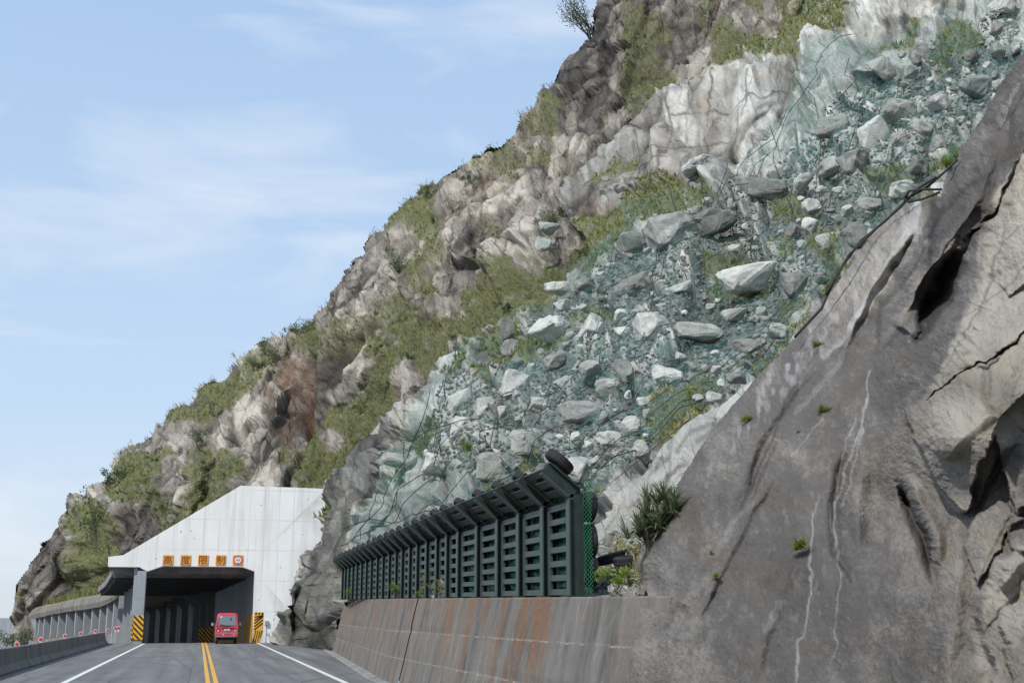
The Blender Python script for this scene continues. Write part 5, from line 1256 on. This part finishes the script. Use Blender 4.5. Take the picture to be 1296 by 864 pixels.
# ------------------------------------------------------------------ roadside barrier and delineators
bx0 = -5.0
V = []; f = []; prof = [(0, -.02), (0, .07), (-.16, .25), (-.22, .66), (-.24, .68), (-.40, .68), (-.42, .66), (-.48, .25), (-.60, .07), (-.60, -.02)]
yl = np.concatenate([np.arange(2, 75.5, .4), [75.9, 76.3, 76.7]])
for y in yl:
    e = max(0, (y - 74.2) / 2.5); 
    for x_, z_ in prof: V.append((bx0 + x_ - e ** 2 * .9, y, z_ * (1 - .0 * e)))
V = np.array(V); V[:, 0] += fbm(V / .6, 3, 44) * .012; V[:, 2] += (fbm(V / 2.5, 3, 45) * .02) * (V[:, 2] > .3); K = 10
f = [(i * K + k, i * K + k + 1, (i + 1) * K + k + 1, (i + 1) * K + k) for i in range(len(yl) - 1) for k in range(K - 1)]
bo = mesh_np('concrete_barrier', V, f, MT['barrier'], attrs={'rust': np.zeros(len(V))}); tag(bo, 'long weathered grey concrete barrier along the left road edge', 'barrier')
labs = ['red round reflector on a white post nearest the left picture edge', 'larger red reflector second from the left on the barrier', 'third red reflector from the left on the barrier', 'fourth red reflector along the barrier', 'fifth red reflector along the barrier', 'sixth red reflector along the barrier', 'left one of the close pair of reflectors at the barrier end', 'last red reflector at the very end of the barrier']
for k, (px, py, r) in enumerate([(21.4, 814.5, .078), (51.6, 808.4, .088), (82, 804, .085), (102, 801, .09), (120.7, 798, .095), (136.5, 796.6, .10), (146.2, 794.6, .11), (150.2, 794.2, .11)]):
    Y = (-5.32) / float(at(px, 800, 1.0)[0]); Y = min(Y, 75.8); p = Vector(at(px, py, Y))
    t_ = tag(empty('delineator', (p.x, Y, .68)), labs[k], 'reflector', 'reflectors along the concrete barrier'); h = p.z - .68
    m = MB(); m.box((-.035, -.006, 0), (.035, .012, max(.05, h))); r *= .78; m.disc((0, 0, h), (0, 1, 0), r * 1.2, .016, 20); m.build('post', MT['whitep'], t_)
    MB().disc((0, -.016, h), (0, 1, 0), r * .92, .014, 20).build('reflector', MT['red'], t_)

# ------------------------------------------------------------------ van
van = tag(empty('van', (1.62, 73.4, 0)), 'small pinkish red van driving away into the shed', 'van')
def ring(y, w, zb, zbelt, zt, wt, inset=0):
    """half-section points, mirrored; returns list going round"""
    R_ = [(w * .90, zb), (w * .99, zb + .06), (w, zbelt - .35), (w, zbelt), (w * .985, zbelt + .04), (wt + .035, zt - .13), (wt, zt - .045), (wt - .10, zt)]
    pts = [(x, y, z) for x, z in R_] + [(-x, y, z) for x, z in reversed(R_)]
    return pts
st_ = [(0.00, .655, .42, 1.00, 1.74, .50), (.05, .675, .40, 1.01, 1.80, .545), (.30, .69, .36, 1.02, 1.83, .56), (1.2, .70, .34, 1.02, 1.84, .57), (2.3, .70, .34, 1.02, 1.83, .565), (2.75, .69, .34, 1.01, 1.74, .54), (3.12, .67, .36, .99, 1.18, .60), (3.26, .62, .40, .90, 1.00, .55)]
# the tailgate leans: upper rear points sit further forward
V = []; f = []
for s in st_:
    r_ = ring(*s[:2], s[2], s[3], s[4], s[5])
    for x, y, z in r_:
        if s[0] < .31 and z > s[3]: y += (z - s[3]) * .20 * (1 - s[0] / .31 * .9)
        V.append((x, y, z))
K = 16
for i in range(len(st_) - 1):
    for k in range(K): f.append((i * K + k, i * K + (k + 1) % K, (i + 1) * K + (k + 1) % K, (i + 1) * K + k))
f.append(tuple(range(K - 1, -1, -1))); f.append(tuple((len(st_) - 1) * K + k for k in range(K)))
m = MB(); m.add(V, f); vb = m.build('body', MT['vanred'], van, smooth=False, bevel=.012)
zy = lambda z: (z - 1.0) * .20       # tailgate slope
def rq(m, x0, x1, z0, z1, x0t=None, x1t=None, y=-.008, t=.006):
    x0t = x0 if x0t is None else x0t; x1t = x1 if x1t is None else x1t
    a = [(x0, z0), (x1, z0), (x1t, z1), (x0t, z1)]
    m.prism(a, lambda p, k: (p[0], (zy(p[1]) if p[1] > 1.0 else 0) + y - t * k, p[1]))
m = MB(); rq(m, -.53, .53, 1.10, 1.66, -.47, .47); gl_ = m.build('rear_window', MT['glass'], van)
m = MB(); rq(m, .17, .27, 1.40, 1.52, .20, .24, -.016); rq(m, .20, .23, 1.52, 1.62, .21, .22, -.016); m.build('window_sticker', MT['black'], gl_)
m = MB(); rq(m, -.42, -.32, 1.56, 1.64, None, None, -.016); m.build('window_label', MT['whitep'], gl_)
m = MB(); m.bar((.0, -.03 + zy(1.05), 1.05), (-.42, -.03 + zy(1.16), 1.16), .015, .02); m.build('wiper', MT['black'], van)
m = MB(); rq(m, -.34, .42, .905, .96); m.build('grille_strip', MT['vandark'], van)
m = MB(); rq(m, -.17, .17, .77, .89, y=-.02); pl_ = m.build('number_plate', MT['plate'], van)
m = MB()
for k in range(6): rq(m, -.14 + .047 * k, -.115 + .047 * k, .80, .86, y=-.029, t=.002)
m.build('lettering', MT['ink'], pl_)
for s in (-1, 1):
    m = MB(); rq(m, *(sorted((s * .44, s * .645))), .74, .98); tl = m.build('tail_light', MT['lamp'], van)
    m = MB(); rq(m, *(sorted((s * .46, s * .58))), .755, .81, y=-.017); m.build('reversing_light', MT['lampw'], tl)
    m = MB(); rq(m, *(sorted((s * .59, s * .64))), .88, .96, y=-.017); m.build('indicator', MT['amber'], tl)
    m = MB(); m.bar((s * .69, 2.5, 1.12), (s * .84, 2.48, 1.15), .03, .03); m.box((min(s * .80, s * .92), 2.44, 1.07), (max(s * .80, s * .92), 2.50, 1.24)); m.build('mirror', MT['chrome'], van, bevel=.01)
    m = MB(); a = [(.45, 1.10), (2.35, 1.10), (2.62, 1.22), (2.40, 1.66), (.55, 1.68)]
    m.prism(a, lambda p, k: (s * (.703 - (p[1] - 1.02) * .165 + .002 + .006 * k), p[0], p[1])); m.build('side_window', MT['glass'], van)
m = MB(); m.box((-.66, -.09, .44), (.66, .03, .63)); bp = m.build('bumper', MT['vanred'], van, bevel=.02)
m = MB(); m.box((-.665, -.098, .635), (.665, -.02, .665)); m.box((-.60, -.098, .42), (.60, -.05, .445)); m.build('bumper_trim', MT['chrome'], bp)
m = MB()
for s in (-.2, .42): m.box((s - .04, -.1, .53), (s + .04, -.088, .58))
m.build('reflector', MT['lampw'], bp)
m = MB(); m.box((-.52, .05, .22), (.52, 3.0, .44)); m.bar((-.5, .62, .27), (.5, .62, .27), .07, .07); m.build('underbody', MT['vandark'], van)
for x in (-.56, .56):
    for y in (.62, 2.55):
        w = MB().disc((x, y, .265), (1, 0, 0), .262, .155, 24).build('wheel', MT['rub'], van, bevel=.012)
        sg = -1 if x < 0 else 1; MB().disc((x + sg * .08, y, .265), (1, 0, 0), .16, .012, 20).build('rim', MT['chrome'], w)

van.scale = (.95, .95, .965)
# ------------------------------------------------------------------ plants
def leaf_arrays(n, fpos, size, seed, droop=.3, wid=.35):
    r = np.random.default_rng(seed); P = fpos(r, n); d = r.normal(0, 1, (n, 3)) + P * .6; d[:, 2] += .3; d /= np.linalg.norm(d, axis=1, keepdims=True)
    s = np.cross(d, r.normal(0, 1, (n, 3))); s /= np.linalg.norm(s, axis=1, keepdims=True); L = size * (.6 + .8 * r.random(n))[:, None]
    v = np.stack([P, P + d * L * .5 + s * L * wid * .5, P + d * L - np.array([0, 0, 1]) * L * droop * .3, P + d * L * .5 - s * L * wid * .5], 1)
    return v.reshape(-1, 3), np.arange(n * 4).reshape(n, 4)
def bush(px, py, wpx, hpx, S, name, label, mat, n=500, leaf=.10, Y=None, seed=0, group=None, cat='shrub', lobes=9, tint=.4):
    """leaf clumps spread through uneven lobes around a few stems"""
    if S is not None: p, nr = S.at(px, py + hpx * .45); p = np.array(p)
    else: p = at(px, py + hpx * .5, Y)
    m_ = p[1] / F; w, h = wpx * m_, hpx * m_; r = np.random.default_rng(seed + 900)
    cs = np.stack([r.uniform(-.42, .42, lobes) * w, r.uniform(-.3, .3, lobes) * w, r.uniform(.25, .85, lobes) * h], 1); cs[0] = (0, 0, .5 * h)
    rad = r.uniform(.13, .27, lobes) * min(w, h) * 1.15
    def fp(rr, k):
        q = rr.integers(0, lobes, k); u = rr.normal(0, 1, (k, 3)); u /= np.linalg.norm(u, axis=1, keepdims=True)
        return cs[q] + u * (rad[q] * rr.random(k) ** .45)[:, None]
    v, f = leaf_arrays(n, fp, leaf * max(w, h), seed)
    t = empty(name, tuple(p)); tag(t, label, cat, group)
    tn = np.clip(np.repeat(tint + .35 * (v[::4, 2] / h - .5) + .3 * (r.random(n) - .5), 4), 0, 1)
    mesh_np('foliage', v, f, MT[mat], t, attrs={'tint': tn})
    mb = MB()
    for c in cs[:6]: mb.tube([(0, 0, -.1 * h), tuple(c * .5 + np.array([0, 0, .02])), tuple(c)], [.02 * h, .014 * h, .006 * h], 4)
    mb.build('stem', MT['bark'], t); return t
def rosette(px, py, wpx, hpx, Y, name, label, mat, heads=9, per=26, seed=0, group=None, cat='plant', S=None, wid=.045, tint=.5):
    """heads of long arching strap leaves"""
    p = at(px, py + hpx * .5, Y); m_ = Y / F; w, h = wpx * m_, hpx * m_; r = np.random.default_rng(seed + 40)
    V = []; T = []; q = 0
    hd = [np.array([0, 0, h * .35])] + [np.array([r.uniform(-.32, .32) * w, r.uniform(-.25, .2) * w, r.uniform(.05, .62) * h]) for _ in range(heads - 1)]
    if heads > 4:
        for k in range(len(hd)): hd[k][0] += (hd[k][2] / h - .35) * w * .55
    Lf = (.34 if heads > 4 else .52) * max(w, h) 
    for c in hd:
        for k in range(per):
            a = r.uniform(0, 6.28); e = r.uniform(.0, 1.35); L = Lf * r.uniform(.65, 1.15)
            d = np.array([math.cos(a) * math.cos(e), math.sin(a) * math.cos(e), math.sin(e)]); s = np.cross(d, [0, 0, 1.]); s /= np.linalg.norm(s) + 1e-6; wd = wid * L
            p1 = c + d * L * .5; p2 = c + d * L - np.array([0, 0, .28 * L * math.cos(e)])
            V += [c - s * wd * .6, c + s * wd * .6, p1 + s * wd, p1 - s * wd, p1 - s * wd, p1 + s * wd, p2 + s * wd * .1, p2 - s * wd * .1]
            T += [np.clip(tint + r.uniform(-.3, .3) + .2 * (e - .6), 0, 1)] * 8
    V = np.array(V); f = np.arange(len(V)).reshape(-1, 4)
    t = tag(empty(name, tuple(p)), label, cat, group); mesh_np('foliage', V, f, MT[mat], t, attrs={'tint': T})
    if heads > 3:
        mb = MB()
        for c in hd[:10]: mb.tube([(0, 0, -.12 * h), tuple(c * .5), tuple(c)], [.03 * h, .025 * h, .018 * h], 5)
        mb.build('stem', MT['bark'], t)
    return t
rosette(822, 640, 88, 104, 13.9, 'screw_pine', 'big spiky screw pine clump growing at the left edge of the sprayed rock', 'pand', 24, 46, 1, tint=.55, wid=.032)
bush(780, 733, 54, 32, None, 'herb_clump', 'yellow green herbs growing on the wall end by the tyres', 'herb', 900, .085, Y=14.6, seed=3, cat='plant', tint=.6)
def dn_y(px, py): return float(Dn.at(px, py)[0][1]) - .05
for px, py, w, h, lab, sd_ in [(1010, 691, 32, 30, 'bright green tuft on the middle of the sprayed rock face', 5), (1041, 514, 24, 26, 'green tuft in the upper sprayed rock left of the white streaks', 6), (948, 528, 20, 18, 'small tuft near the left edge of the sprayed rock', 7), (1010, 546, 9, 8, 'tiny tuft just below the upper green tuft on the rock', 8),
                               (900, 697, 10, 10, 'tiny weed on the lower left of the sprayed rock', 9), (904, 727, 12, 18, 'thin weed just below the tiny weed on the sprayed rock', 10), (1034, 430, 14, 22, 'pale weed high on the sprayed rock near its top edge', 11)]:
    rosette(px, py, w * 1.05, h, dn_y(px, py + h * .3), 'grass_tuft', lab, 'herb' if w > 8 else 'pand', 3, 60 if w > 18 else 30, sd_, 'tufts growing on the sprayed rock', wid=.05)
rosette(1200, 200, 50, 30, 16.6, 'grass_tuft', 'yellow green grass tuft at the top end of the black cable', 'herb', 6, 40, 21, wid=.03)
for px, py, w, h, lab, sd_ in [(504, 745, 22, 26, 'feathery green weed in front of the middle of the fence', 12), (443, 748, 14, 16, 'small weed at the far end of the fence', 13), (533, 750, 16, 12, 'low weed right of the feathery weed on the wall', 14)]:
    Yk = fence_y(px) - .35; bush(px, py, w, h, None, 'weed', lab, 'herb', 260, .12, Y=Yk, seed=sd_, group='weeds on the wall top', cat='plant', tint=.45, lobes=7)
bush(601, 576, 16, 26, A, 'shrub', 'small round bush above the fence on the white outcrop', 'herb', 500, .09, seed=31, tint=.25)
bush(875, 498, 30, 30, A, 'shrub', 'patch of green brown bush above the pale concrete skirt', 'herb', 500, .07, seed=32, tint=.3, Y=None)
for k, (px, py, w, h, lab) in enumerate([(118, 655, 46, 62, 'dark green bush hanging on the left side of the headland'), (352, 447, 46, 26, 'dark bush on the skyline left of the pale cliff'), (384, 424, 44, 20, 'low bush on the skyline beside the pale cliff'), (322, 462, 26, 18, 'brownish bush at the lower left of the skyline bushes'),
                                         (505, 330, 52, 34, 'dark green bush under the grassy skyline ledge'), (575, 258, 34, 30, 'round dark bush on the brown cliff below the skyline'), (700, 272, 62, 34, 'large green bush at the foot of the brown cliff'), (592, 225, 40, 18, 'grassy bush on the skyline above the round dark bush'), (545, 248, 40, 20, 'scrub on the skyline of the middle cliff'),
                                         (255, 560, 40, 26, 'green bush beside the pale rusty rock face'), (215, 745, 0, 0, ''), (150, 600, 50, 24, 'bush on the skyline above the dark headland bush')]):
    if w: bush(px, py, w, h, B, 'shrub', lab, 'bush', 900, .05, seed=60 + k, group='bushes on the headland', lobes=12, tint=.35 + .1 * (k % 3))
r_ = random.Random(12); nb = 0
while nb < 34:
    px, py = r_.uniform(100, 800), r_.uniform(150, 700); i, j = B.ij(px, py)
    if not (0 <= (py - B.y0) / B.step < B.ny and B.mask[i, j] and B.m['grass'][i, j] > .55 and B.sd[i, j] > 6 and A.sd[A.ij(px, py)] < -5): continue
    w = r_.uniform(9, 26); bush(px, py, w, w * r_.uniform(.5, .8), B, 'shrub', 'low dark bush in the grass of the far slope', 'bush', int(120 + w * 16), .09, seed=200 + nb, group='low bushes dotted over the far slope', lobes=6, tint=r_.uniform(.15, .6)); nb += 1
# lone tree at the top of the cliff
def tree(px, py_base, hpx, wpx, Y):
    p = at(px, py_base, Y); m_ = Y / F; h, w = hpx * m_, wpx * m_; t = tag(empty('tree', tuple(p)), 'thin dark tree leaning out from the cliff top against the sky', 'tree')
    r = random.Random(4); mb = MB(); ends = []
    for k in range(11):
        a = r.uniform(2.2, 4.3); L = r.uniform(.45, 1) * h; s = Vector((0, 0, r.uniform(.0, .35) * h)); e = s + Vector((math.cos(a) * w * r.uniform(.2, .85), r.uniform(-.3, .3) * w, L * .62)); mid = (s + e) / 2 + Vector((r.uniform(-.1, .1) * w, 0, .06 * h)); mb.tube([s, mid, e], [.016 * h, .010 * h, .004 * h], 4); ends += [e, mid, (mid + e) / 2]
        for q in range(3):
            e2 = e + Vector((r.uniform(-.3, .15) * w, r.uniform(-.2, .2) * w, r.uniform(-.05, .22) * h)); mb.tube([mid.lerp(e, .5), e2], [.006 * h, .002 * h], 3); ends.append(e2)
    mb.tube([(w * .5, 0, -.1 * h), (w * .1, 0, .1 * h), (0, 0, .45 * h)], [.03 * h, .024 * h, .014 * h], 6); mb.build('trunk', MT['bark'], t)
    E = np.array([e[:] for e in ends])
    def fp(rr, k): q = rr.integers(0, len(E), k); return E[q] + rr.normal(0, .055, (k, 3)) * h
    v, f = leaf_arrays(1500, fp, .045 * h, 5); mesh_np('crown', v, f, MT['bush'], t, attrs={'tint': np.full(len(v), .25)})
tree(748, 56, 72, 44, 141)
# scrub on the seaward bank below the headland
for k, (px, py, w, h, lab) in enumerate([(8, 812, 40, 22, 'green scrub beyond the barrier at the left picture edge'), (30, 806, 30, 20, 'green bush at the foot of the headland left of the gallery')]):
    bush(px, py, w, h, None, 'shrub', lab, 'bush', 900, .06, Y=150 + 20 * k, seed=80 + k, lobes=14, tint=.55)
# weeds along the gallery roof
r = np.random.default_rng(8); q = []
for k in range(2200):
    i = r.integers(0, 7); t_ = r.random(); b = lip_t[i].lerp(lip_t[i + 1], t_); d = lip_b[i + 1] - lip_b[i]; nrm = Vector((-d.y, d.x, 0)).normalized(); nrm = -nrm if nrm.x > 0 else nrm
    q.append((b - nrm * r.uniform(.5, 1.6) + Vector((0, 0, .05)))[:])
q = np.array(q); n = len(q); d = r.normal(0, .35, (n, 3)) + np.array([0, 0, 1]); L = (.3 + .4 * r.random(n))[:, None]; s = np.cross(d, r.normal(0, 1, (n, 3))); s /= np.linalg.norm(s, axis=1, keepdims=True)
v = np.stack([q - s * .06, q + s * .06, q + d * L * .6 + s * .05, q + d * L], 1).reshape(-1, 3)
o = mesh_np('roof_weeds', v, np.arange(n * 4).reshape(n, 4), MT['grass'], attrs={'tint': np.full(n * 4, .5)}); tag(o, 'strip of green weeds growing along the gallery roof', 'weeds', kind='stuff')
